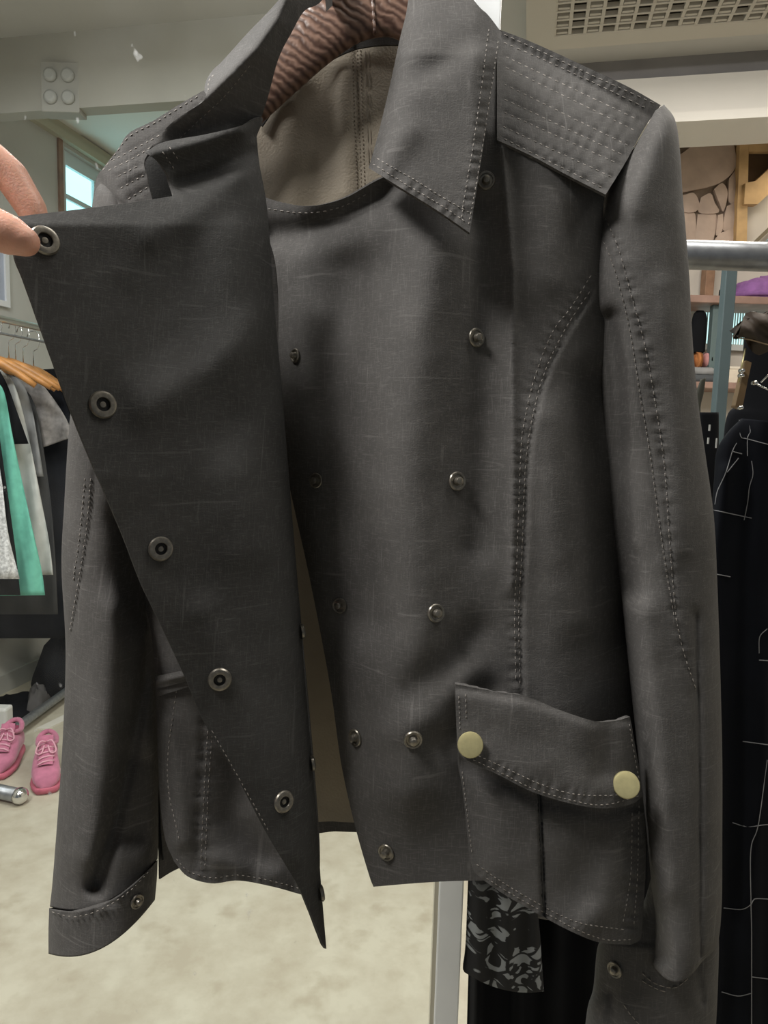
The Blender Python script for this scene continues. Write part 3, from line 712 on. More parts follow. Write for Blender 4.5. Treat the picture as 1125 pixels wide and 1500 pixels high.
# collar round the back of the neck, behind the hanger
cb = []
for i, (a0, a1, a2) in enumerate([(478, -58, .535), (486, -66, .58), (505, -72, .625), (545, -76, .645), (590, -76, .640), (612, -82, .60), (616, -88, .555), (614, -90, .525)]):
    cb += [W(a0, a1, a2), W(a0 + (8 if i > 3 else -8), a1 - 14, a2 + .006), W(a0, a1 + 75, a2 + .012)]
fcs = []
for i in range(7):
    k = 3 * i; fcs += [(k, k + 3, k + 4, k + 1), (k + 1, k + 4, k + 5, k + 2)]
mk('collar_back', np.array(cb), fcs, WAX, JK)

# yoke over the far shoulder
RL = [((163, 236), (250, 188), (298, 148)), ((158, 250), (205, 226), (246, 196)), ((173, 258), (208, 240)), ((176, 276), (214, 255)), ((187, 292), (218, 273))]
def d_yoke2(px, py):
    d = .548 + .030 * np.clip((190 - px) / 55, 0, 1) ** 2 + .02 * np.clip((250 - py) / 120, 0, 1)
    for r in RL:
        q, s, ar = pq(px, py, r); d = d + .0008 * np.exp(-(q / 3) ** 2) + .0003 * np.exp(-(q / 9) ** 2) * np.sin(ar * .37 + r[0][1] * 3.1)
    return d + G(px, py, [(145, 262), (165, 290), (185, 305)], 4, .002)
y2 = panel('yoke', outline([(136, 330), (136, 302), (141, 262), (152, 245), (173, 218), (189, 195), (226, 176), (261, 154), (299, 132)], [(299, 132), (330, 150)], [(330, 150), (270, 190), (215, 228), (216, 262), (224, 296), (235, 340)], [(235, 340), (136, 330)]), d_yoke2, WAX, JK, step=4.0, thick=.002)
stitches(y2, [list(r) for r in RL] + [[(150, 250), (172, 221), (190, 199), (226, 180), (262, 158), (296, 137)]], d_yoke2, M['thread'], dash=6)

# the held-open front
FR = [(384, 172), (376, 200), (380, 240), (390, 295), (396, 360), (402, 450), (412, 560), (422, 680), (430, 780), (440, 900), (447, 1000), (456, 1100), (464, 1200), (470, 1290), (478, 1388)]
FL = [(478, 1390), (474, 1384), (440, 1305), (390, 1220), (345, 1135), (300, 1060), (270, 990), (240, 925), (208, 858), (180, 785), (140, 690), (100, 590), (60, 480), (35, 410), (21, 372)]
def d_flap(px, py):
    xr_ = np.interp(py, [p[1] for p in FR], [p[0] for p in FR])
    t = np.clip((xr_ - px) / 370, 0, 1.1)
    k = np.interp(py, [170, 330, 700, 1100, 1390], [.30, 1.0, 1.0, .75, .3])
    d = .512 - .100 * t * k
    q = np.clip(xr_ - px, 0, 999); d = d + .022 * np.exp(-q / 16)
    d = d + G(px, py, [(330, 350), (345, 480), (340, 620), (365, 800)], 44, -.004) + G(px, py, [(290, 330), (230, 480), (150, 600)], 60, .004)
    d = d + G(px, py, [(345, 255), (300, 300), (225, 345)], 26, -.004) + G(px, py, [(390, 470), (300, 545), (220, 590)], 34, -.004) + G(px, py, [(390, 560), (330, 640)], 34, .003)
    d = d + G(px, py, [(350, 190), (290, 208), (225, 224)], 15, -.010) + G(px, py, [(370, 225), (320, 250), (260, 268)], 14, .008)
    d = d + G(px, py, [(300, 900), (360, 1050), (430, 1250)], 30, -.004)
    return d + wob(px, py, 1.0, 3.0)
OL_FLAP = outline([(20, 318), (60, 313), (120, 306), (190, 297), (254, 287)], [(254, 287), (250, 268), (243, 251), (230, 236), (213, 223)], [(213, 223), (240, 208), (300, 197), (350, 185), (384, 172)], FR[1:], FL)
ff = panel('front_flap', OL_FLAP, d_flap, [INN, WAX], JK, step=5.0, thick=.0022)
stitches(ff, [[(238, 222), (250, 240), (258, 252)], [(248, 215), (262, 235)], [(310, 1070), (350, 1140), (395, 1220)]], d_flap, M['thread'], dash=5)

panel('facing', outline([(200, 205), (300, 205)], [(300, 205), (300, 330)], [(300, 330), (195, 330)], [(195, 330), (200, 205)]), lambda x, y: np.full(np.shape(x), .572), INN, JK, step=12)  # dark sheet put in the lapel hollow, its shade held in the colour
# the body front behind the flap, with welt pocket
def d_lbody(px, py):
    d = .536 + .022 * np.clip((290 - px) / 70, 0, 1.3) ** 2 + .00 * py
    d = d + G(px, py, [(300, 1040), (292, 1160), (286, 1280)], 4, .0016) + pucker(px, py, [(306, 1040), (298, 1160), (294, 1280)], 12, .0009, .35)
    d = d + G(px, py, [(245, 1060), (262, 1160), (266, 1230)], 16, -.005) + G(px, py, [(350, 1120), (345, 1200), (380, 1260)], 26, .008) + G(px, py, [(320, 1260), (400, 1280)], 16, -.004)
    d = d + pucker(px, py, [(275, 1280), (350, 1286), (440, 1304)], 9, .001, .3)
    return d + wob(px, py, 1.2, 5.0)
bl = panel('front_panel', outline([(150, 330), (380, 330), (410, 600), (440, 900), (466, 1200), (468, 1316)], [(468, 1316), (440, 1310), (400, 1299), (350, 1290), (310, 1294), (275, 1284), (255, 1262)], [(255, 1262), (241, 1225), (233, 1150), (228, 1010), (222, 930), (205, 850), (160, 600)]), d_lbody, [WAX, M['lining']], JK, step=6.0)
stitches(bl, [[(306, 1045), (299, 1160), (294, 1275)], [(312, 1060), (305, 1160), (300, 1275)], [(258, 1258), (276, 1276), (310, 1286), (350, 1282), (400, 1291), (440, 1302)], [(262, 985), (245, 1130), (262, 1230)]], d_lbody, M['thread'], dash=5, wid=1.4)
def tubeline(name, pts, rad, mat, parent, dfn, off):
    c = catmull(pts, 5); P = W(c[:, 0], c[:, 1], dfn(c[:, 0], c[:, 1]) - off); return tube_path(name, P, rad, mat, parent, n=8)
wp = panel('welt_pocket', outline([(226, 991), (272, 981)], [(272, 981), (275, 998)], [(275, 998), (230, 1009)], [(230, 1009), (226, 991)], step=3), lambda x, y: d_lbody(x, y) - .006 + G(x, y, [(224, 1000), (280, 988)], 5, -.003), WAX, JK, step=3)
panel('welt_lip', outline([(229, 1008), (275, 998)], [(275, 998), (277, 1006)], [(277, 1006), (232, 1020)], [(232, 1020), (229, 1008)], step=3), lambda x, y: d_lbody(x, y) - .004, WAX, wp, step=3)

# back with lining
def d_back(px, py): return .640 - .05 * np.clip((np.abs(px - 560) - 200) / 160, 0, 1) ** 2 + wob(px, py, 1.5, 6.0)
CS = [(521, 70), (524, 180), (528, 290), (530, 700), (528, 1200)]
def d_lin(px, py):
    return d_back(px, py) - .004 + seam(px, py, CS, .0016, 4) + G(px, py, [(470, 120), (462, 300)], 22, .002) + G(px, py, [(430, 130), (425, 300)], 26, -.004) + G(px, py, [(505, 110), (508, 280)], 14, -.003)
OL_LIN = outline([(215, 330), (300, 230), (385, 140), (440, 95), (500, 62), (560, 48), (640, 50), (740, 90), (850, 200), (900, 300)], [(900, 300), (880, 600), (870, 900), (880, 1205)], [(880, 1205), (690, 1212), (520, 1205), (465, 1204), (330, 1215), (285, 1222)], [(285, 1222), (250, 900), (225, 600)])
OL_BACK = outline([(210, 330), (300, 222), (385, 130), (440, 85), (500, 52), (560, 38), (640, 40), (740, 80), (850, 190), (905, 300)], [(905, 300), (885, 600), (875, 900), (885, 1222)], [(885, 1222), (690, 1228), (520, 1219), (465, 1221), (330, 1245), (262, 1272), (234, 1288)], [(234, 1288), (228, 900), (218, 600)])
bk = panel('back_panel', OL_BACK, d_back, WAX, JK, step=10)
ln = panel('lining', OL_LIN, d_lin, M['lining'], JK, step=6)
stitches(ln, [[(517, 72), (520, 180), (524, 290)], [(523, 72), (526, 180), (530, 290)], [(528, 72), (531, 180), (535, 290)]], d_lin, M['thread_beige'], dash=4, gap=2, wid=1.8)
stitches(ln, [[(535, 72), (538, 180), (542, 270)], [(540, 72), (543, 180), (546, 270)]], d_lin, M['thread_beige'], dash=30, gap=.5, wid=1.4)
panel('neck_band', outline([(372, 175), (395, 140), (440, 100), (500, 64), (560, 50), (640, 52)], [(640, 52), (642, 68)], [(642, 68), (560, 66), (505, 78), (450, 112), (405, 156), (384, 185)], [(384, 185), (372, 175)]), lambda x, y: d_lin(x, y) - .006, INN, JK, step=5)  # dark band at the back neck along the hanger's lower edge
# sides joining front and back, out of sight behind the sleeves
def side(pts):
    vs = []; fs = []
    for i, (xf, xb, y, df_) in enumerate(pts):
        vs += [W(xf, y, df_), W((xf + xb) / 2, y, (df_ + .62) / 2 + .01), W(xb, y, .625)]
        if i: k = 3 * i; fs += [(k - 3, k - 2, k + 1, k), (k - 2, k - 1, k + 2, k + 1)]
    return mk('side_panel', np.array(vs), fs, WAX, JK)
side([(905, 890, 480, .57), (918, 880, 700, .585), (930, 876, 900, .59), (945, 882, 1220, .60)])
side([(175, 218, 480, .575), (160, 220, 600, .58), (205, 228, 850, .585), (232, 232, 1150, .585), (240, 236, 1260, .585)])

# ------------------------------------------------------------------ sleeves
SS1 = [(882, 309), (905, 362), (923, 426), (944, 504), (959, 586), (973, 682), (980, 780), (990, 900), (1003, 960), (1020, 1010)]
SS2 = [(876, 337), (895, 380), (909, 426), (923, 487), (937, 576), (952, 664), (962, 740), (975, 830), (988, 905)]
def ex_r(px, py):
    e = G(px, py, [(925, 300), (945, 250), (960, 200)], 26, -.004) + G(px, py, [(893, 470), (903, 560), (908, 700), (915, 860)], 17, .016)
    e = e + E(px, py, [(905, 470), (921, 547), (925, 629), (923, 718), (930, 800)], 8, -.004)
    e = e + G(px, py, [(960, 330), (985, 420)], 26, .0025) + G(px, py, [(975, 420), (990, 560), (1000, 800)], 20, -.004)
    e = e + G(px, py, [(940, 900), (965, 1100), (975, 1300)], 26, -.008) + E(px, py, [(1020, 900), (1025, 1100), (1026, 1400)], 6, .006)
    e = e + G(px, py, [(945, 1290), (960, 1400)], 16, .02)
    e = e + pucker(px, py, SS1, 9, .001, .36) + G(px, py, SS2, 3, .0009) + G(px, py, SS1, 3, .0009)
    e = e + E(px, py, [(968, 156), (945, 186), (915, 240), (887, 284)], 6, -.003)
    return e + wob(px, py, 1.3, 7.0)
RWR = [(960, 162, 973, 153), (943, 192, 989, 176), (924, 224, 996, 220), (888, 284, 1000, 285), (877, 330, 1004, 330), (869, 400, 1010, 410), (870, 460, 1013, 470), (874, 522, 1017, 530), (881, 600, 1024, 600), (889, 670, 1034, 670), (897, 760, 1046, 760), (909, 860, 1051, 860), (921, 980, 1055, 980), (935, 1110, 1058, 1110), (948, 1230, 1058, 1230), (955, 1330, 1057, 1330), (945, 1392, 1050, 1385, 10), (955, 1412, 1030, 1405, 30)]
def grid_depth(rows, dcv, rdv, extra, power):
    """front distance of a rows_tube at a pixel, for stitches and snaps lying on it"""
    R = np.array([tuple(r)[:4] for r in rows], float)
    ym = (R[:, 1] + R[:, 3]) / 2
    def f(px, py):
        lx = np.interp(py, ym, R[:, 0]); rx = np.interp(py, ym, R[:, 2]); v = np.interp(py, ym, np.linspace(0, 1, len(ym)))
        c = np.clip((px - lx) / (rx - lx), .0, 1.); s = np.sqrt(np.clip(1 - (1 - 2 * c) ** 2, 0, 1)) ** power
        dv = np.vectorize(dcv)(v); rv = np.vectorize(rdv)(v)
        return dv - s * rv + extra(px, py) * np.clip(s * 3, 0, 1)
    return f
dcR = lambda v: .592 - .012 * v
rdR = lambda v: .012 + .046 * (1 - math.exp(-v * 14)) - .006 * v
sr = rows_tube('sleeve', RWR, WAX, JK, dcR, rdR, ex_r, n=120, per=16, power=.75)
dsR = grid_depth(RWR, dcR, rdR, ex_r, .75)
stitches(sr, [SS1, SS2], dsR, M['thread'], lift=.0016)
RWC = [(958, 1270, 1048, 1270), (938, 1330, 1052, 1330), (892, 1372, 1053, 1372), (876, 1385, 1053, 1400, 6), (869, 1447, 1051, 1460, 6), (860, 1480, 1049, 1500, 6), (852, 1560, 1045, 1570, 10), (850, 1600, 1042, 1610, 14)]
exC = lambda px, py: E(px, py, [(895, 1455), (893, 1500), (890, 1600)], 5, .006) + E(px, py, [(1020, 1400), (1030, 1470)], 6, .005) + wob(px, py, 1.5, 3)
dcC = lambda v: .590 + .014 * min(1, v * 3); rdC = lambda v: .026 + .016 * min(1, v * 2.5)
cf = rows_tube('cuff', RWC, WAX, sr, dcC, rdC, exC, n=90, per=10, power=.7)
dsC = grid_depth(RWC, dcC, rdC, exC, .7)
stitches(cf, [[(940, 1436), (960, 1448), (984, 1456)], [(913, 1471), (925, 1488), (940, 1505)], [(940, 1425), (958, 1440), (988, 1447), (1012, 1430)]], dsC, M['thread'], lift=.0016, dash=9, gap=1.5)

SL = [(141, 680), (133, 760), (120, 840), (108, 910), (98, 962)]
def ex_l(px, py):
    e = E(px, py, SL, 4, .003) + pucker(px, py, [(128, 700), (118, 800), (106, 900)], 12, .0006, .35)
    e = e + G(px, py, [(222, 940), (195, 1090), (165, 1220), (140, 1300)], 12, .012) + G(px, py, [(165, 900), (150, 1080), (125, 1250)], 30, -.010) + G(px, py, [(210, 1120), (200, 1220)], 26, .012)
    e = e + G(px, py, [(190, 760), (205, 900)], 26, .014)
    return e + wob(px, py, 1.4, 9.0)
RWL = [(153, 247, 160, 246), (141, 264, 174, 274), (135, 302, 196, 308), (122, 420, 236, 420), (108, 560, 230, 560), (100, 640, 226, 660), (94, 740, 222, 760), (90, 830, 221, 860), (96, 950, 226, 950), (92, 1080, 231, 1080), (84, 1200, 232, 1180, 8), (77, 1290, 232, 1230, 22), (73, 1328, 231, 1258, 30)]
dcL = lambda v: .606 - .024 * (1 - math.exp(-v * 6)); rdL = lambda v: .010 + .042 * (1 - math.exp(-v * 9))
sl = rows_tube('sleeve', RWL, WAX, JK, dcL, rdL, ex_l, n=110, per=16, power=.75)
dsL = grid_depth(RWL, dcL, rdL, ex_l, .75)
stitches(sl, [[(133, 700), (126, 780), (113, 860), (102, 925)], [(124, 700), (117, 780), (107, 850)]], dsL, M['thread'], lift=.0018, dash=5, wid=1.4)
RWLC = [(72, 1330, 231, 1259, 30), (71, 1362, 230, 1285, 31), (71, 1397, 227, 1318, 32)]
dcLC = lambda v: .578; rdLC = lambda v: .0535
exLC = lambda px, py: wob(px, py, 1.5, 2) + pucker(px, py, [(75, 1340), (150, 1332), (228, 1270)], 9, .0016, .3)
cl = rows_tube('cuff', RWLC, WAX, sl, dcLC, rdLC, exLC, n=90, per=14, power=.75, sagback=.5)
dlc = lambda px, py: .578 - .0535 * (np.sqrt(np.clip(1 - (1 - 2 * np.clip((px - 71) / 158, 0, 1)) ** 2, 0, 1))) ** .75
stitches(cl, [[(76, 1336), (110, 1343), (150, 1331), (190, 1305), (226, 1268)]], dlc, M['thread'], lift=.003, dash=5, wid=1.4)

# ------------------------------------------------------------------ patch pocket
def d_pock(px, py):
    d = .516 + .042 * np.clip((px - 830) / 130, 0, 1.2) ** 2 + .006 * sstep(px, 800, 670)
    pl = [(789, 1150), (793, 1240), (797, 1350)]
    q, s, a = pq(px, py, pl); d = d + np.where(s > 0, 0.0, .004 * np.exp(-q / 30)) * (1 if PLS > 0 else 1) + .004 * np.exp(-(q / 2.2) ** 2)
    d = d + G(px, py, [(850, 1170), (870, 1240), (850, 1300)], 40, .006) + G(px, py, [(900, 1240), (890, 1320), (860, 1350)], 24, -.004) + G(px, py, [(740, 1180), (730, 1260)], 34, -.003)
    d = d + pucker(px, py, [(933, 1180), (930, 1290), (922, 1370)], 12, .0012, .25) + pucker(px, py, [(700, 1280), (790, 1335), (880, 1372)], 7, .0006)
    d = d + G(px, py, [(680, 1118), (780, 1165), (880, 1188), (945, 1178)], 14, .003)
    return d + wob(px, py, 1.0, 11.0)
PLS = 1
OL_P = outline([(672, 1060), (800, 1080), (928, 1100)], [(928, 1100), (942, 1170), (946, 1260), (941, 1355)], [(941, 1355), (938, 1376), (924, 1384)], [(924, 1384), (880, 1381), (840, 1366), (790, 1340), (735, 1308), (708, 1289)], [(708, 1289), (694, 1276), (688, 1258)], [(688, 1258), (680, 1180), (672, 1110)])
pk = panel('pocket', OL_P, d_pock, WAX, JK, step=4.5, thick=.004)
stitches(pk, [[(936, 1180), (934, 1280), (928, 1360)], [(926, 1190), (924, 1280), (912, 1355)], [(698, 1266), (740, 1295), (800, 1330), (850, 1352), (915, 1362)], [(712, 1286), (750, 1310), (800, 1338), (850, 1364), (890, 1377), (926, 1376)], [(677, 1130), (684, 1190), (692, 1255)]], d_pock, M['thread'], dash=5, gap=3)
tubeline('pleat', [(788, 1160), (792, 1240), (796, 1336)], .0009, INN, pk, d_pock, .0002)
def d_pf(px, py):
    d = .5075 + .042 * np.clip((px - 830) / 130, 0, 1.2) ** 2
    d = d - .0035 * sstep(py - (1108 + (px - 680) * .30), -60, 5)
    d = d + G(px, py, [(890, 1070), (885, 1130)], 18, .005) + pucker(px, py, [(690, 1105), (780, 1150), (880, 1172)], 9, .0007, .35) + G(px, py, [(760, 1040), (800, 1110)], 30, -.003)
    d = d + G(px, py, [(668, 1006), (770, 1022), (870, 1056), (922, 1054)], 8, .003)
    return d + wob(px, py, .8, 12.0)
OL_PF = outline([(667, 1002), (720, 1012), (770, 1020), (820, 1040), (870, 1056), (900, 1056), (923, 1050)], [(923, 1050), (930, 1090), (937, 1130), (942, 1165)], [(942, 1165), (925, 1178), (885, 1184), (840, 1178), (780, 1160), (730, 1135), (680, 1112)], [(680, 1112), (671, 1100), (670, 1085)], [(670, 1085), (668, 1040), (667, 1002)])
pf_ = panel('pocket_flap', OL_PF, d_pf, WAX, pk, step=4.0, thick=.0035)
stitches(pf_, [[(700, 1107), (740, 1125), (790, 1148), (840, 1163), (900, 1165), (935, 1158)], [(678, 1106), (730, 1130), (780, 1155), (840, 1173), (885, 1179), (940, 1165)], [(682, 1016), (683, 1060)], [(672, 1020), (674, 1070)], [(922, 1060), (930, 1110), (938, 1150)]], d_pf, M['thread'], dash=5, gap=3, name='flap_stitching')

# ------------------------------------------------------------------ snaps and buttons
ME_STUD = lathe_mesh('snap_stud', [(.0001, -.001), (.0070, -.001), (.0072, .0006), (.0066, .0014), (.0054, .0012), (.0050, .0004), (.0034, .0003), (.0031, .0010), (.0026, .0030), (.0030, .0038), (.0027, .0047), (.0014, .0052)], [M['gun'], M['gun_dark']], fm=[0] * 11)
ME_SOCK = lathe_mesh('snap_socket', [(.0001, -.001), (.0086, -.001), (.0088, .0006), (.0080, .0018), (.0066, .0022), (.0046, .0019), (.0043, .0012), (.0040, .0002), (.0022, .0002), (.0018, .0008), (.0009, .0009)], [M['gun'], M['gun_dark']], fm=[0, 0, 0, 0, 0, 0, 1, 1, 0, 0])
ME_CAP = lathe_mesh('brass_cap', [(.0001, -.001), (.0060, -.0008), (.0064, .0014), (.0092, .0022), (.0097, .0032), (.0092, .0041), (.0075, .0046), (.004, .0049), (.001, .005)], [M['brass']])
ME_RIV = lathe_mesh('snap_cap', [(.0001, -.001), (.0062, -.001), (.0068, .0008), (.0058, .002), (.003, .0025), (.0008, .0026)], [M['gun']])
for x, y, s in ((712, 265, .95), (433, 521, .80), (697, 495, 1.0), (463, 704, .86), (669, 705, 1.0), (498, 887, .85), (638, 898, .95), (521, 1080, .95), (605, 1083, .97), (566, 1248, .92)):
    put('snap_stud', ME_STUD, x, y, d_front, JK, .0006, s)
for x, y, s in ((65, 353, 1.0), (150, 593, 1.0), (235, 804, .92), (322, 995, .92), (415, 1174, .88)):
    put('snap_socket', ME_SOCK, x, y, d_flap, JK, .0006, s)
for x, y in ((442, 925), (457, 1118), (470, 1308)):
    q = W(x, y, float(d_flap(np.array([x - 3.]), np.array([float(y)]))[0]) + .002)
    o = bpy.data.objects.new('snap_cap', ME_RIV); COL.objects.link(o); o.parent = JK; o.location = Vector(q) - wloc(JK); o.rotation_euler = (0, math.radians(84), math.radians(20)); o.scale = (.9, .9, .9)
for x, y, s in ((688, 1090, .94), (915, 1149, 1.0)):
    put('brass_button', ME_CAP, x, y, d_pf, pk, .0034 if x > 800 else .0016, s, .8 if x > 800 else .2)
put('snap_stud', ME_STUD, 200, 1320, dlc, cl, .001, .75)
put('snap_stud', ME_STUD, 901, 1420, dsC, cf, .001, .85)

# ------------------------------------------------------------------ wooden hanger
m, nt, N, L, b = new_mat('carved_dark_wood'); b.inputs['Roughness'].default_value = .38
tc = N.new('ShaderNodeTexCoord'); mp = N.new('ShaderNodeMapping'); mp.inputs['Rotation'].default_value = (0, -.55, 0); L.new(tc.outputs['Object'], mp.inputs['Vector'])
wv = N.new('ShaderNodeTexWave'); wv.bands_direction = 'Z'; wv.inputs['Scale'].default_value = 46; wv.inputs['Distortion'].default_value = 5.0; wv.inputs['Detail'].default_value = 2; wv.inputs['Detail Scale'].default_value = 1.6; L.new(mp.outputs['Vector'], wv.inputs['Vector'])
rr = N.new('ShaderNodeValToRGB'); rr.color_ramp.elements[0].color = (.075, .036, .024, 1); rr.color_ramp.elements[1].color = (.24, .145, .105, 1); L.new(wv.outputs['Color'], rr.inputs['Fac']); L.new(rr.outputs['Color'], b.inputs['Base Color'])
bq = N.new('ShaderNodeBump'); bq.inputs['Strength'].default_value = .3; bq.inputs['Distance'].default_value = .002; L.new(wv.outputs['Color'], bq.inputs['Height']); L.new(bq.outputs['Normal'], b.inputs['Normal'])
M['carved'] = m
HG = thing('wooden_hanger', W(560, 60, .60), 'dark brown carved wooden hanger inside the jacket collar', 'hanger')
HP = [(200, 275, 22), (270, 222, 34), (340, 160, 44), (400, 98, 50), (450, 52, 52), (500, 18, 52), (545, 4, 52), (590, 6, 52), (640, 36, 50), (710, 105, 44), (800, 165, 36), (880, 210, 28), (930, 240, 18)]
hc = catmull([(a, b, c) for a, b, c in HP], 8)
verts = []; n = 20
for i, (x, y, h) in enumerate(hc):
    t = hc[min(i + 1, len(hc) - 1)] - hc[max(i - 1, 0)]; t = t[:2] / np.linalg.norm(t[:2]); nn = np.array([-t[1], t[0]])
    for k in range(n):
        a = 2 * math.pi * k / n; c_, s_ = math.cos(a), math.sin(a)
        verts.append(W(x + nn[0] * h * np.sign(c_) * abs(c_) ** .8, y + nn[1] * h * np.sign(c_) * abs(c_) ** .8, .606 - .012 * s_))
faces = [(i * n + k, i * n + (k + 1) % n, (i + 1) * n + (k + 1) % n, (i + 1) * n + k) for i in range(len(hc) - 1) for k in range(n)] + [tuple(range(n)), tuple((len(hc) - 1) * n + k for k in range(n))]
mk('arm', verts, faces, M['carved'], HG)
tubeline('center_ridge', [(544, -44), (546, 0), (549, 50)], .0016, M['carved'], HG, lambda x, y: np.full(np.shape(x), .5945), 0)
tp = W(555, -40, .606)
hk = [tp, tp + [0, 0, .05], tp + [.012, .0, .075], tp + [.03, 0, .10], tp + [.022, 0, .135], tp + [-.005, 0, .148], tp + [-.03, 0, .13], tp + [-.034, 0, .115]]
tube_path('hook', catmull(hk, .006), .0022, M['chrome'], HG, n=8)
# the arm on the frame that the hanger hooks over
ap = tp + np.array([-.004, 0, .143])
tube_path('hook_arm', [(ap[0], PY, ap[2] - .004), (ap[0], ap[1] - .03, ap[2] - .004), (ap[0], ap[1] - .034, ap[2] + .012)], .004, M['steel'], gp)

# ------------------------------------------------------------------ the pipe rail and what hangs on it
def stretch(pts): return [tuple(p) for p in pts]
RY = .90
pa, pb = WY(742, 366, RY), WY(1330, 379, RY); zc = WY(1068, 375, RY)[2]
pr = thing('pipe_rack', ((pa[0] + pb[0]) / 2, RY, 0), 'clothes rack of thick grey steel pipe beside the mirror', 'clothes rack')
tube_path('rail', [(pa[0], RY, zc), (pb[0], RY, zc)], .0172, M['steel'], pr, n=28)
for x in (pa[0] + .02, pb[0] - .02):
    tube_path('upright', [(x, RY, .02), (x, RY, zc)], .015, M['steel'], pr, n=14)
    tube_path('foot', [(x, RY - .22, .018), (x, RY + .22, .018)], .016, M['steel'], pr, n=12)

def hung(name, label, rows, Y, mat, th, extra=None, cat='clothes', n=70, per=8):
    bot = WY((rows[-1][0] + rows[-1][2]) / 2, rows[-1][1], Y)
    g = thing(name, bot, label, cat, 'clothes on the pipe rail')
    o = rows_tube('cloth', rows, mat, g, lambda v: Y, lambda v: th, extra, n=n, per=per, power=.7, place=WYv)
    return g
def xwire(parent, px, Y, ztop, name='hook'):
    c = WY(px, 500, Y); x = c[0]
    pts = [(x, Y, ztop - .10), (x, Y, ztop - .045), (x + .004, RY - .020, ztop - .02), (x + .004, RY - .012, ztop + .018), (x + .003, RY + .006, ztop + .0215), (x + .002, RY + .021, ztop + .006)]
    return tube_path(name, catmull(pts, .006), .0016, M['chrome'], parent, n=6)

fold = lambda x, y: .012 * np.sin(x * .11 + .002 * y) + .006 * np.sin(x * .23 + 1 + .004 * y)
bs = hung('hanging_skirt', 'long plain black skirt hanging behind the floral print top', [(770, 430, 830, 430), (725, 600, 868, 600), (700, 900, 950, 900), (690, 1290, 962, 1290), (684, 1500, 962, 1500), (680, 1700, 958, 1700)], .87, M['black'], .018, fold)  # skirt also widened so its black stands in for shade beside the sleeve
xwire(bs, 800, .87, zc)

m, nt, N, L, b = new_mat('black_floral_print'); b.inputs['Roughness'].default_value = .8
tc = N.new('ShaderNodeTexCoord'); mp = N.new('ShaderNodeMapping'); mp.inputs['Rotation'].default_value = (0, .7, 0); mp.inputs['Scale'].default_value = (1.0, 1.0, 1.9); L.new(tc.outputs['Object'], mp.inputs['Vector'])
nz = N.new('ShaderNodeTexNoise'); nz.inputs['Scale'].default_value = 22; nz.inputs['Detail'].default_value = 1.5; nz.inputs['Distortion'].default_value = 1.6; L.new(mp.outputs['Vector'], nz.inputs['Vector'])
vo = N.new('ShaderNodeTexVoronoi'); vo.feature = 'DISTANCE_TO_EDGE'; vo.inputs['Scale'].default_value = 27; L.new(mp.outputs['Vector'], vo.inputs['Vector'])
a1 = N.new('ShaderNodeMapRange'); a1.inputs['From Min'].default_value = .51; a1.inputs['From Max'].default_value = .53; L.new(nz.outputs['Fac'], a1.inputs['Value'])
a2 = N.new('ShaderNodeMapRange'); a2.inputs['From Min'].default_value = .05; a2.inputs['From Max'].default_value = .08; L.new(vo.outputs['Distance'], a2.inputs['Value'])
sx = N.new('ShaderNodeSeparateXYZ'); L.new(tc.outputs['Object'], sx.inputs['Vector'])
a3 = N.new('ShaderNodeMapRange'); a3.inputs['From Min'].default_value = .135; a3.inputs['From Max'].default_value = .10; L.new(sx.outputs['Z'], a3.inputs['Value'])
m1 = N.new('ShaderNodeMath'); m1.operation = 'MULTIPLY'; L.new(a1.outputs['Result'], m1.inputs[0]); L.new(a2.outputs['Result'], m1.inputs[1])
m2 = N.new('ShaderNodeMath'); m2.operation = 'MULTIPLY'; L.new(m1.outputs[0], m2.inputs[0]); L.new(a3.outputs['Result'], m2.inputs[1])
mx = N.new('ShaderNodeMix'); mx.data_type = 'RGBA'; mx.inputs['A'].default_value = (.006, .0065, .008, 1); mx.inputs['B'].default_value = (.27, .29, .30, 1); L.new(m2.outputs[0], mx.inputs['Factor']); L.new(mx.outputs['Result'], b.inputs['Base Color'])
M['floral'] = m
ft = hung('floral_blouse', 'black top with grey floral print near its hem', [(745, 430, 795, 430), (712, 600, 800, 600), (702, 900, 795, 900), (686, 1280, 788, 1280), (682, 1380, 792, 1380), (678, 1415, 796, 1440, 8), (680, 1424, 797, 1452, 12)], .815, M['floral'], .016, lambda x, y: .005 * np.sin(x * .15))
xwire(ft, 770, .815, zc)

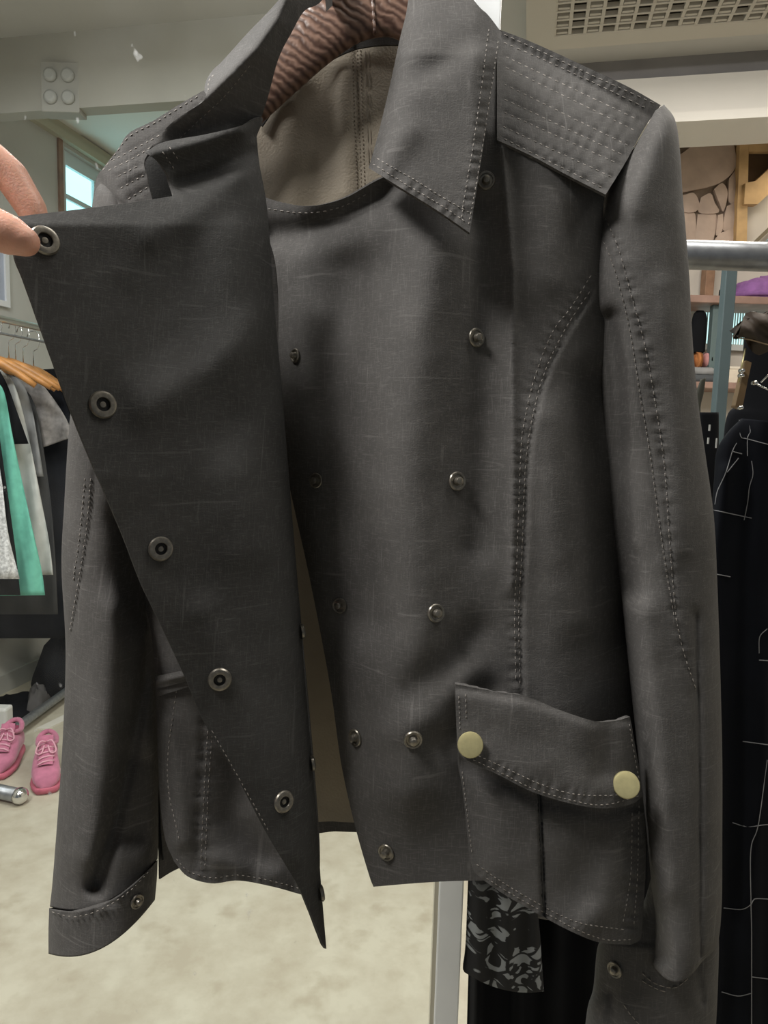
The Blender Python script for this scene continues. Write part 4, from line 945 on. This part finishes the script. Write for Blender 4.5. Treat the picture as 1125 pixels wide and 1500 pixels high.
# checked trousers
def exT(x, y): return E(x, y, [(1125, 900), (1112, 1207), (1101, 1244), (1101, 1700)], 9, -.010) + G(x, y, [(1062, 690), (1050, 800), (1052, 1300)], 9, -.010) + .004 * np.sin(x * .12 + y * .003)
RT = [(1086, 613, 1215, 625), (1066, 633, 1222, 643), (1050, 660, 1226, 668), (1046, 700, 1230, 705), (1040, 800, 1236, 800), (1038, 1000, 1240, 1000), (1036, 1300, 1240, 1300), (1036, 1500, 1238, 1500), (1034, 1750, 1236, 1750)]
ck = hung('hanging_trousers', 'black trousers with a thin white windowpane check hanging on clips', RT, .86, M['navy'], .022, exT)
dT = grid_depth(RT, lambda v: .86, lambda v: .022, exT, .7)
def ribbon(parent, lines, dfn, mat, wid, lift, name):
    verts, faces = [], []
    for ln_ in lines:
        c = catmull(ln_, 3.0); t = np.gradient(c, axis=0); t /= np.linalg.norm(t, axis=1)[:, None] + 1e-9; nn = np.c_[-t[:, 1], t[:, 0]] * wid / 2
        k = len(verts); a_, b_ = c + nn, c - nn
        A_, B_, C_ = [WYv(q[:, 0], q[:, 1], dfn(q[:, 0], q[:, 1]) - lf) for q, lf in ((a_, lift * .3), (c, lift), (b_, lift * .3))]
        for i in range(len(c)): verts += [A_[i], B_[i], C_[i]]
        for i in range(len(c) - 1):
            j = k + 3 * i; faces += [(j, j + 1, j + 4, j + 3), (j + 1, j + 2, j + 5, j + 4)]
    o = mk(name, np.array(verts), faces, mat, parent, smooth=True); o['kind'] = 'stuff'; return o
ribbon(ck, [[(1083, 615), (1085, 639), (1095, 643), (1125, 651), (1160, 660)], [(1097, 620), (1099, 633), (1095, 641), (1095, 668)], [(1101, 675), (1103, 695), (1098, 713), (1095, 737), (1090, 762)], [(1079, 649), (1073, 661), (1063, 693), (1051, 719), (1047, 739)], [(1072, 661), (1087, 665)], [(1082, 671), (1065, 692)],
            [(1045, 747), (1101, 759)], [(1049, 841), (1070, 845)], [(1124, 921), (1113, 933), (1112, 957)], [(1112, 967), (1130, 968)], [(1124, 1113), (1111, 1207), (1100, 1244), (1100, 1319), (1101, 1367), (1101, 1455), (1101, 1600)],
            [(1073, 1205), (1095, 1211), (1125, 1208), (1160, 1210)], [(1060, 1330), (1087, 1332), (1101, 1324), (1105, 1317), (1125, 1317), (1170, 1320)], [(1101, 1431), (1125, 1434), (1170, 1440)], [(1057, 1453), (1081, 1459), (1101, 1455)], [(1088, 1086), (1125, 1091)]], dT, M['chk'], 1.3, .0012, 'check_lines')
xwire(ck, 1190, .86, zc)
# wooden clamp of its hanger
M['clampw'] = plain('clamp_wood', (.20, .13, .065), .5, noise=.2)
cp = panel('clamp', outline([(1093, 528), (1101, 531)], [(1101, 531), (1087, 600)], [(1087, 600), (1077, 596)], [(1077, 596), (1093, 528)], step=4), cY(.80), M['clampw'], ck, step=5, thick=.010, place=WYv)
for (x, y) in ((1085, 597), (1106, 561), (1086, 550), (1087, 543)):
    q = WY(x, y, .797); tube_path('clamp_pin', [q + [0, -.004, 0], q + [0, -.002, 0], q + [0, .004, 0]], [.0012, .0026, .0026], M['chrome'], ck, n=10)
tube_path('clamp_wire', [WY(1105, 561, .80), WY(1150, 583, .80)], .0009, M['chrome'], ck, n=6)
tube_path('clamp_wire', [WY(1115, 560, .805), WY(1150, 525, .805)], .0010, M['chrome'], ck, n=6)
tube_path('clamp_wire', [WY(1082, 560, .80), WY(1092, 510, .80)], .0009, M['brass'], ck, n=6)
hung('hanging_blouse', 'black blouse body showing below the folded brown satin', [(1090, 495, 1230, 505), (1086, 540, 1232, 545), (1078, 590, 1230, 600), (1060, 640, 1225, 650), (1055, 900, 1225, 900)], .93, M['black'], .02)
sb = thing('satin_skirt', WY(1150, 520, .80), 'brown satin skirt folded over a hanger above the checked trousers', 'clothes', 'clothes on the pipe rail')
dS = lambda x, y: .795 + G(x, y, [(1085, 485), (1130, 470), (1220, 478)], 18, -.012) + .004 * np.sin(x * .15 - y * .2)
panel('cloth', outline([(1081, 494), (1086, 476), (1092, 459), (1100, 456)], [(1100, 456), (1125, 460), (1170, 466), (1230, 478)], [(1230, 478), (1228, 530)], [(1228, 530), (1160, 512), (1125, 503), (1100, 496)]), dS, plain('brown_satin', (.050, .036, .025), .6, noise=.2), sb, step=5, thick=.02, place=WYv)
ribbon(sb, [[(1082, 495), (1100, 498), (1125, 505), (1160, 514)]], lambda x, y: dS(x, y) - .001, plain('satin_edge', (.30, .22, .14), .5), 2.0, .001, 'hem_stitching')
xwire(sb, 1180, .80, zc)

bt = hung('hanging_vest', 'narrow black garment with small white tags beside the sleeve', [(1024, 604, 1053, 604), (1026, 640, 1053, 640), (1030, 760, 1052, 760), (1030, 950, 1054, 950)], 1.02, M['black'], .012)
for (x, y0, y1) in ((1039, 622, 631), (1037, 641, 650), (1049, 642, 656)):
    q0, q1 = WY(x - 1.4, y1, 1.0), WY(x + 1.4, y0, 1.0)
    box('tag', (q0[0], .9985, q0[2]), (q1[0], 1.0, q1[2]), M['pale'], bt)
gv = hung('hanging_strap', 'dark olive strap loop hanging beside the sleeve edge', [(1026, 556, 1034, 553), (1020, 575, 1031, 575), (1022, 590, 1027, 592), (1024, 604, 1026, 606)], 1.05, plain('olive_strap', (.05, .05, .038), .8), .006)

# second rack: grey upright post
Y2 = 1.62
g0, g1 = WY(1064, 396, Y2), WY(1081, 396, Y2); zt = WY(1070, 372, Y2)[2]
r2 = thing('grey_rack', (g0[0], Y2, 0), 'slim grey steel rack post standing behind the pipe rail', 'rack')
box('upright', (g0[0], Y2, 0), (g1[0], Y2 + .025, zt), M['greypost'], r2, bev=.002)
box('rail', (g0[0] + .024, Y2, zt - .025), (g0[0] + 1.0, Y2 + .025, zt), M['greypost'], r2, bev=.002)
box('upright', (g0[0] + .97, Y2, 0), (g0[0] + 1.0, Y2 + .025, zt), M['greypost'], r2, bev=.002)
box('foot', (g0[0], Y2 - .2, 0), (g1[0], Y2 + .2, .025), M['greypost'], r2, bev=.002)
box('foot', (g0[0] + .97, Y2 - .2, 0), (g0[0] + 1.0, Y2 + .2, .025), M['greypost'], r2, bev=.002)

# ------------------------------------------------------------------ far right: shelves, window, stones, timber
YS = 3.36
def zat(px, py, y=YS): return WY(px, py, y)[2]
M['plank'] = plain('shelf_wood', (.30, .19, .15), .6, noise=.2, nscale=12)
sh = thing('wall_shelf', (1.9, 3.5, zat(1068, 568)), 'wooden wall shelves with dark posts below the beam', 'shelf')
zu, zl = zat(1068, 433), zat(1068, 560)
box('shelf_board', (1.31, YS, zu - .034), (2.55, 3.615, zu), M['plank'], sh, bev=.004)
box('shelf_board', (1.31, YS, zl - .030), (2.55, 3.615, zl), M['plank'], sh, bev=.004)
p_ = [WY(1043, 480, 3.40)[0], WY(1057, 480, 3.40)[0]]
box('shelf_post', (p_[0], 3.40, zl), (p_[1], 3.44, zu - .034), plain('green_grey_post', (.10, .14, .14), .6), sh, bev=.003)
p_ = [WY(1034, 410, 3.54)[0], WY(1047, 410, 3.54)[0]]
box('shelf_post', (p_[0], 3.54, zu), (p_[1], 3.60, zu + .19), M['brown'], sh, bev=.003)
p_ = [WY(1031, 410, 3.54)[0], WY(1044, 410, 3.54)[0]]
box('shelf_post', (p_[0] + .5, 3.54, zu), (p_[1] + .5, 3.60, zu + .19), M['brown'], sh, bev=.003)
for i, x in enumerate((1.40, 2.4)): box('shelf_bracket', (x, 3.42, zl - .2), (x + .03, 3.615, zl - .03), M['greypost'], sh)
box('shelf_bracket', (2.42, 3.42, zl), (2.45, 3.615, zu - .034), M['greypost'], sh)

# bright fluted window
w0, w1_ = WY(1008, 503, 3.60), WY(1180, 446, 3.60)
win = struct(boxes('window_2', [((w0[0], 3.585, w0[2] - .03), (w1_[0], 3.62, w0[2])), ((w0[0], 3.585, w0[2]), (w0[0] + .03, 3.62, w1_[2])), ((w1_[0] - .03, 3.585, w0[2]), (w1_[0], 3.62, w1_[2]))], plain('window_paint', (.5, .52, .5), .6)))
box('pane', (w0[0] + .03, 3.608, w0[2]), (w1_[0] - .03, 3.619, w1_[2]), plain('fluted_daylight', (.66, .93, .93), .4, emit=1.1), win)
lst = []; x = w0[0] + .035
while x < w1_[0] - .04:
    lst.append(((x, 3.600, w0[2]), (x + .0045, 3.6075, w1_[2]))); x += .0125
fl = boxes('flute', lst, plain('flute_grey', (.42, .56, .56), .5), None, win); fl['kind'] = 'stuff'

cp_c = WY(1108, 433, 3.46); cpx = thing('purple_cap', (cp_c[0], 3.46, zu), 'purple knitted cap lying on the upper wall shelf', 'cap')
M['purple'] = plain('purple_felt', (.23, .10, .28), .85, noise=.2, nscale=25, bump=.4, bscale=90)
vs, fs = [], []; n = 28
prof = [(.118, 0), (.122, .02), (.116, .038), (.108, .045), (.104, .075), (.088, .100), (.055, .112), (.01, .113)]
for r, z in prof:
    for k in range(n):
        a = 2 * math.pi * k / n; vs.append((cp_c[0] + .01 + r * 1.02 * math.cos(a), 3.475 + r * .9 * math.sin(a), zu + z * (.92 + .10 * math.cos(a)) + .004 * math.sin(5 * a) * (z > .05)))
fs = [(i * n + k, i * n + (k + 1) % n, (i + 1) * n + (k + 1) % n, (i + 1) * n + k) for i in range(len(prof) - 1) for k in range(n)] + [tuple((len(prof) - 1) * n + k for k in range(n)), tuple(range(n - 1, -1, -1))]
mk('crown', vs, fs, M['purple'], cpx)
br = [(cp_c[0] + .01 + .123 * math.cos(a), 3.475 + .11 * math.sin(a), zu + .018) for a in np.linspace(0, 2 * math.pi, 30)]
tube_path('rolled_brim', br, .012, M['purple'], cpx, n=8)
def dark_obj(name, label, cat, px, y0, y1, Y, w, mat):
    c = WY(px, y1, Y); t_ = WY(px, y0, Y)[2]
    h = t_ - c[2]; vs, fs = [], []; n = 20
    pr_ = [(.8, 0), (1, .04), (1, .5), (.96, .8), (.8, .93), (.45, 1.0), (.05, 1.0)]
    for r, z in pr_:
        for k in range(n): a = 2 * math.pi * k / n; vs.append((c[0] + w * r * math.cos(a), Y + w * .7 * r * math.sin(a), c[2] + h * z))
    fs = [(i * n + k, i * n + (k + 1) % n, (i + 1) * n + (k + 1) % n, (i + 1) * n + k) for i in range(len(pr_) - 1) for k in range(n)] + [tuple(range(n - 1, -1, -1)), tuple((len(pr_) - 1) * n + k for k in range(n))]
    o = mk(name, vs, fs, mat); tag(o, label, cat); return o
o = dark_obj('black_boot', 'tall black felt boot shaft standing on the folded clothes', 'boot', 1021, 455, 517, 3.44, .036, M['black'])
o = dark_obj('small_pouch', 'small dark pouch on the upper shelf behind the grey post', 'pouch', 1061, 423, 434, 3.42, .026, M['black'])
def folded(label, x0, x1, y0, y1, Y0, Y1, mat):
    a_, b_ = WY(x0, y1, Y0), WY(x1, y0, Y0)
    o = box('folded_garment', (a_[0], Y0, a_[2]), (b_[0], Y1, b_[2]), mat, None, bev=min(.03, (b_[2] - a_[2]) * .42)); o.data.polygons.foreach_set('use_smooth', [True] * len(o.data.polygons))
    tag(o, label, 'clothes', 'folded clothes on the lower shelf'); return o
zb = 560
folded('dark grey folded garment at the bottom of the lower shelf pile', 1010, 1052, 549, 560, 3.37, 3.58, plain('slate_cloth', (.07, .075, .08), .9))
folded('mid grey folded garment under the pink and orange ones', 1008, 1050, 538, 549, 3.38, 3.58, M['mid'])
folded('orange brown folded garment on the shelf pile', 1020, 1033, 515, 538, 3.39, 3.52, plain('orange_cloth', (.42, .16, .05), .9, noise=.2))
folded('pink folded garment beside the orange one on the shelf pile', 1034, 1053, 514, 538, 3.40, 3.52, plain('rose_cloth', (.55, .27, .26), .9, noise=.15))
folded('pale pink folded garment at the pile edge by the sleeve', 1006, 1020, 517, 538, 3.40, 3.58, plain('pale_rose_cloth', (.48, .30, .28), .9, noise=.15))
a_, b_ = WY(1064, 560, 3.42), WY(1086, 537, 3.42)
wb = thing('white_box', (a_[0], 3.42, zl), 'small cream cardboard box on the lower shelf behind the post', 'box')
box('body', (a_[0], 3.42, zl), (b_[0], 3.56, b_[2] - .012), plain('cream_card', (.68, .60, .48), .7, noise=.1), wb, bev=.002)
box('lid', (a_[0] - .003, 3.417, b_[2] - .012), (b_[0] + .003, 3.563, b_[2]), plain('cream_card_lid', (.70, .63, .52), .7), wb, bev=.002)

# flagstones and timber high on the rear wall
STN = [[(990, 230), (1000, 224), (1015, 214), (1036, 208), (1070, 205), (1077, 222), (1080, 238), (1071, 255), (1052, 269), (1022, 277), (990, 278)],
       [(1000, 286), (1017, 283), (1025, 300), (1019, 310), (1000, 309)], [(1027, 289), (1041, 283), (1047, 297), (1053, 311), (1024, 311)], [(1046, 277), (1058, 268), (1066, 282), (1060, 310), (1054, 298)],
       [(998, 312), (1018, 313), (1016, 362), (998, 362)], [(1022, 314), (1049, 314), (1041, 362), (1019, 362)], [(1065, 302), (1079, 298), (1081, 328), (1060, 338), (1061, 318)], [(1053, 342), (1081, 334), (1080, 362), (1044, 362)], [(1052, 315), (1059, 313), (1058, 338), (1049, 345)], [(1068, 262), (1081, 248), (1081, 294), (1068, 296)]]
M['mortar'] = plain('mortar', (.20, .15, .11), .95, noise=.2)
M['stone'] = plain('beige_flagstone', (.47, .36, .29), .8, noise=.16, nscale=9, bump=.3, bscale=30)
zs0, zs1 = zat(1040, 362, 3.60), 2.85
sw = struct(box('wall_stone', (1.31, 3.59, zs0), (WY(1083, 300, 3.59)[0], 3.62, zs1), M['mortar']))
for q in STN:
    big = len(q) > 8
    c0 = np.mean(np.array(q), 0)
    panel('stone', outline(q, step=4), lambda x, y, c0=c0, big=big: 3.565 + (.00006 if big else .0003) * ((x - c0[0]) ** 2 * .25 + (y - c0[1]) ** 2 * .25) ** .75, M['stone'], sw, step=6, thick=.02, place=WYv)
M['timber'] = plain('pale_timber', (.52, .34, .16), .6, noise=.22, nscale=10)
tf = thing('timber_frame', WY(1090, 362, 3.55), 'pale timber post with a diagonal brace beside the flagstones', 'timber frame')
cT = lambda y_: cY(y_)
panel('post', outline([(1084, 205), (1097, 205)], [(1097, 205), (1094, 362)], [(1094, 362), (1078, 362)], [(1078, 362), (1084, 205)], step=8), cT(3.54), M['timber'], tf, step=20, thick=.05, place=WYv)
panel('brace', outline([(1092, 268), (1107, 265)], [(1107, 265), (1165, 212)], [(1165, 212), (1190, 226)], [(1190, 226), (1110, 299)], [(1110, 299), (1090, 299)], [(1090, 299), (1092, 268)], step=8), cT(3.52), M['timber'], tf, step=20, thick=.04, place=WYv)
panel('plank', outline([(1097, 200), (1200, 200)], [(1200, 200), (1200, 222)], [(1200, 222), (1097, 222)], [(1097, 222), (1097, 200)], step=8), cT(3.54), M['timber'], tf, step=20, thick=.03, place=WYv)
panel('backing', outline([(1097, 222), (1200, 222)], [(1200, 222), (1200, 268)], [(1200, 268), (1094, 268)], [(1094, 268), (1097, 222)], step=8), cT(3.59), plain('gap_brown', (.10, .06, .03), .8), tf, step=20, thick=.02, place=WYv)  # dark brown sheet fills the gap below the plank
panel('rod', outline([(1096, 362), (1160, 300)], [(1160, 300), (1164, 304)], [(1164, 304), (1102, 362)], [(1102, 362), (1096, 362)], step=8), cT(3.57), plain('olive_rod', (.17, .14, .09), .7), tf, step=20, thick=.01, place=WYv)

# ------------------------------------------------------------------ the hand holding the jacket open
def limb_mesh(chains):
    bm = bmesh.new()
    for pts in chains:
        for i, (p, r) in enumerate(pts):
            bmesh.ops.create_uvsphere(bm, u_segments=16, v_segments=10, radius=r, matrix=Matrix.Translation(Vector(p)))
            if i:
                p0, r0_ = pts[i - 1]; a_, b_ = Vector(p0), Vector(p); d_ = b_ - a_
                if d_.length < 1e-5: continue
                mt = Matrix.Translation((a_ + b_) / 2) @ d_.to_track_quat('Z', 'Y').to_matrix().to_4x4()
                bmesh.ops.create_cone(bm, cap_ends=True, segments=16, radius1=r0_, radius2=r, depth=d_.length, matrix=mt)
    return bm
def w3(x, y, d): return tuple(W(x, y, d))
wrist = w3(-290, 400, 0.3670)
chains = [
    [(w3(-150, 205, 0.4140), .0125), (w3(-48, 203, 0.4280), .0112), (w3(16, 258, 0.4340), .0105), (w3(46, 306, 0.4350), .0092), (w3(54, 326, 0.4350), .0078)],      # index finger, behind the cloth
    [(w3(-215, 365, 0.3740), .0170), (w3(-105, 322, 0.3820), .0150), (w3(-22, 330, 0.3950), .0126), (w3(14, 344, 0.3965), .0112), (w3(36, 354, 0.3970), .0086)],     # thumb, in front of it
    [(w3(-165, 240, 0.4220), .0125), (w3(-90, 262, 0.4560), .0112), (w3(-40, 318, 0.4580), .0100), (w3(-40, 362, 0.4520), .0085)],
    [(w3(-180, 285, 0.4220), .0118), (w3(-120, 315, 0.4540), .0105), (w3(-85, 368, 0.4520), .0095), (w3(-100, 402, 0.4370), .0080)],
    [(w3(-198, 330, 0.4160), .0105), (w3(-155, 365, 0.4400), .0092), (w3(-132, 405, 0.4370), .0082), (w3(-145, 425, 0.4270), .0070)],
    [(wrist, .024), (w3(-225, 310, 0.4000), .021), (w3(-150, 205, 0.4140), .0125)], [(wrist, .024), (w3(-165, 240, 0.4220), .0128)], [(wrist, .024), (w3(-180, 285, 0.4220), .0128)], [(wrist, .024), (w3(-198, 330, 0.4160), .0115)],
    [(wrist, .024), (w3(-250, 375, 0.3770), .022), (w3(-215, 365, 0.3740), .0175)], [(w3(-225, 310, 0.4000), .021), (w3(-215, 355, 0.3840), .021)],
    [(wrist, .0245), (w3(-420, 520, .327), .028), (w3(-640, 760, .272), .036), (w3(-1150, 1250, .19), .041), (w3(-2300, 2300, .10), .044)]]
bm = limb_mesh(chains)
me = bpy.data.meshes.new('hand'); bm.to_mesh(me); bm.free(); me.materials.append(M['skin'])
hd = bpy.data.objects.new('person', me); COL.objects.link(hd)
rm = hd.modifiers.new('remesh', 'REMESH'); rm.mode = 'VOXEL'; rm.voxel_size = .0022; rm.use_smooth_shade = True
smm = hd.modifiers.new('smooth', 'SMOOTH'); smm.factor = .6; smm.iterations = 6
tag(hd, 'bare hand pinching the open jacket front between thumb and finger', 'person')
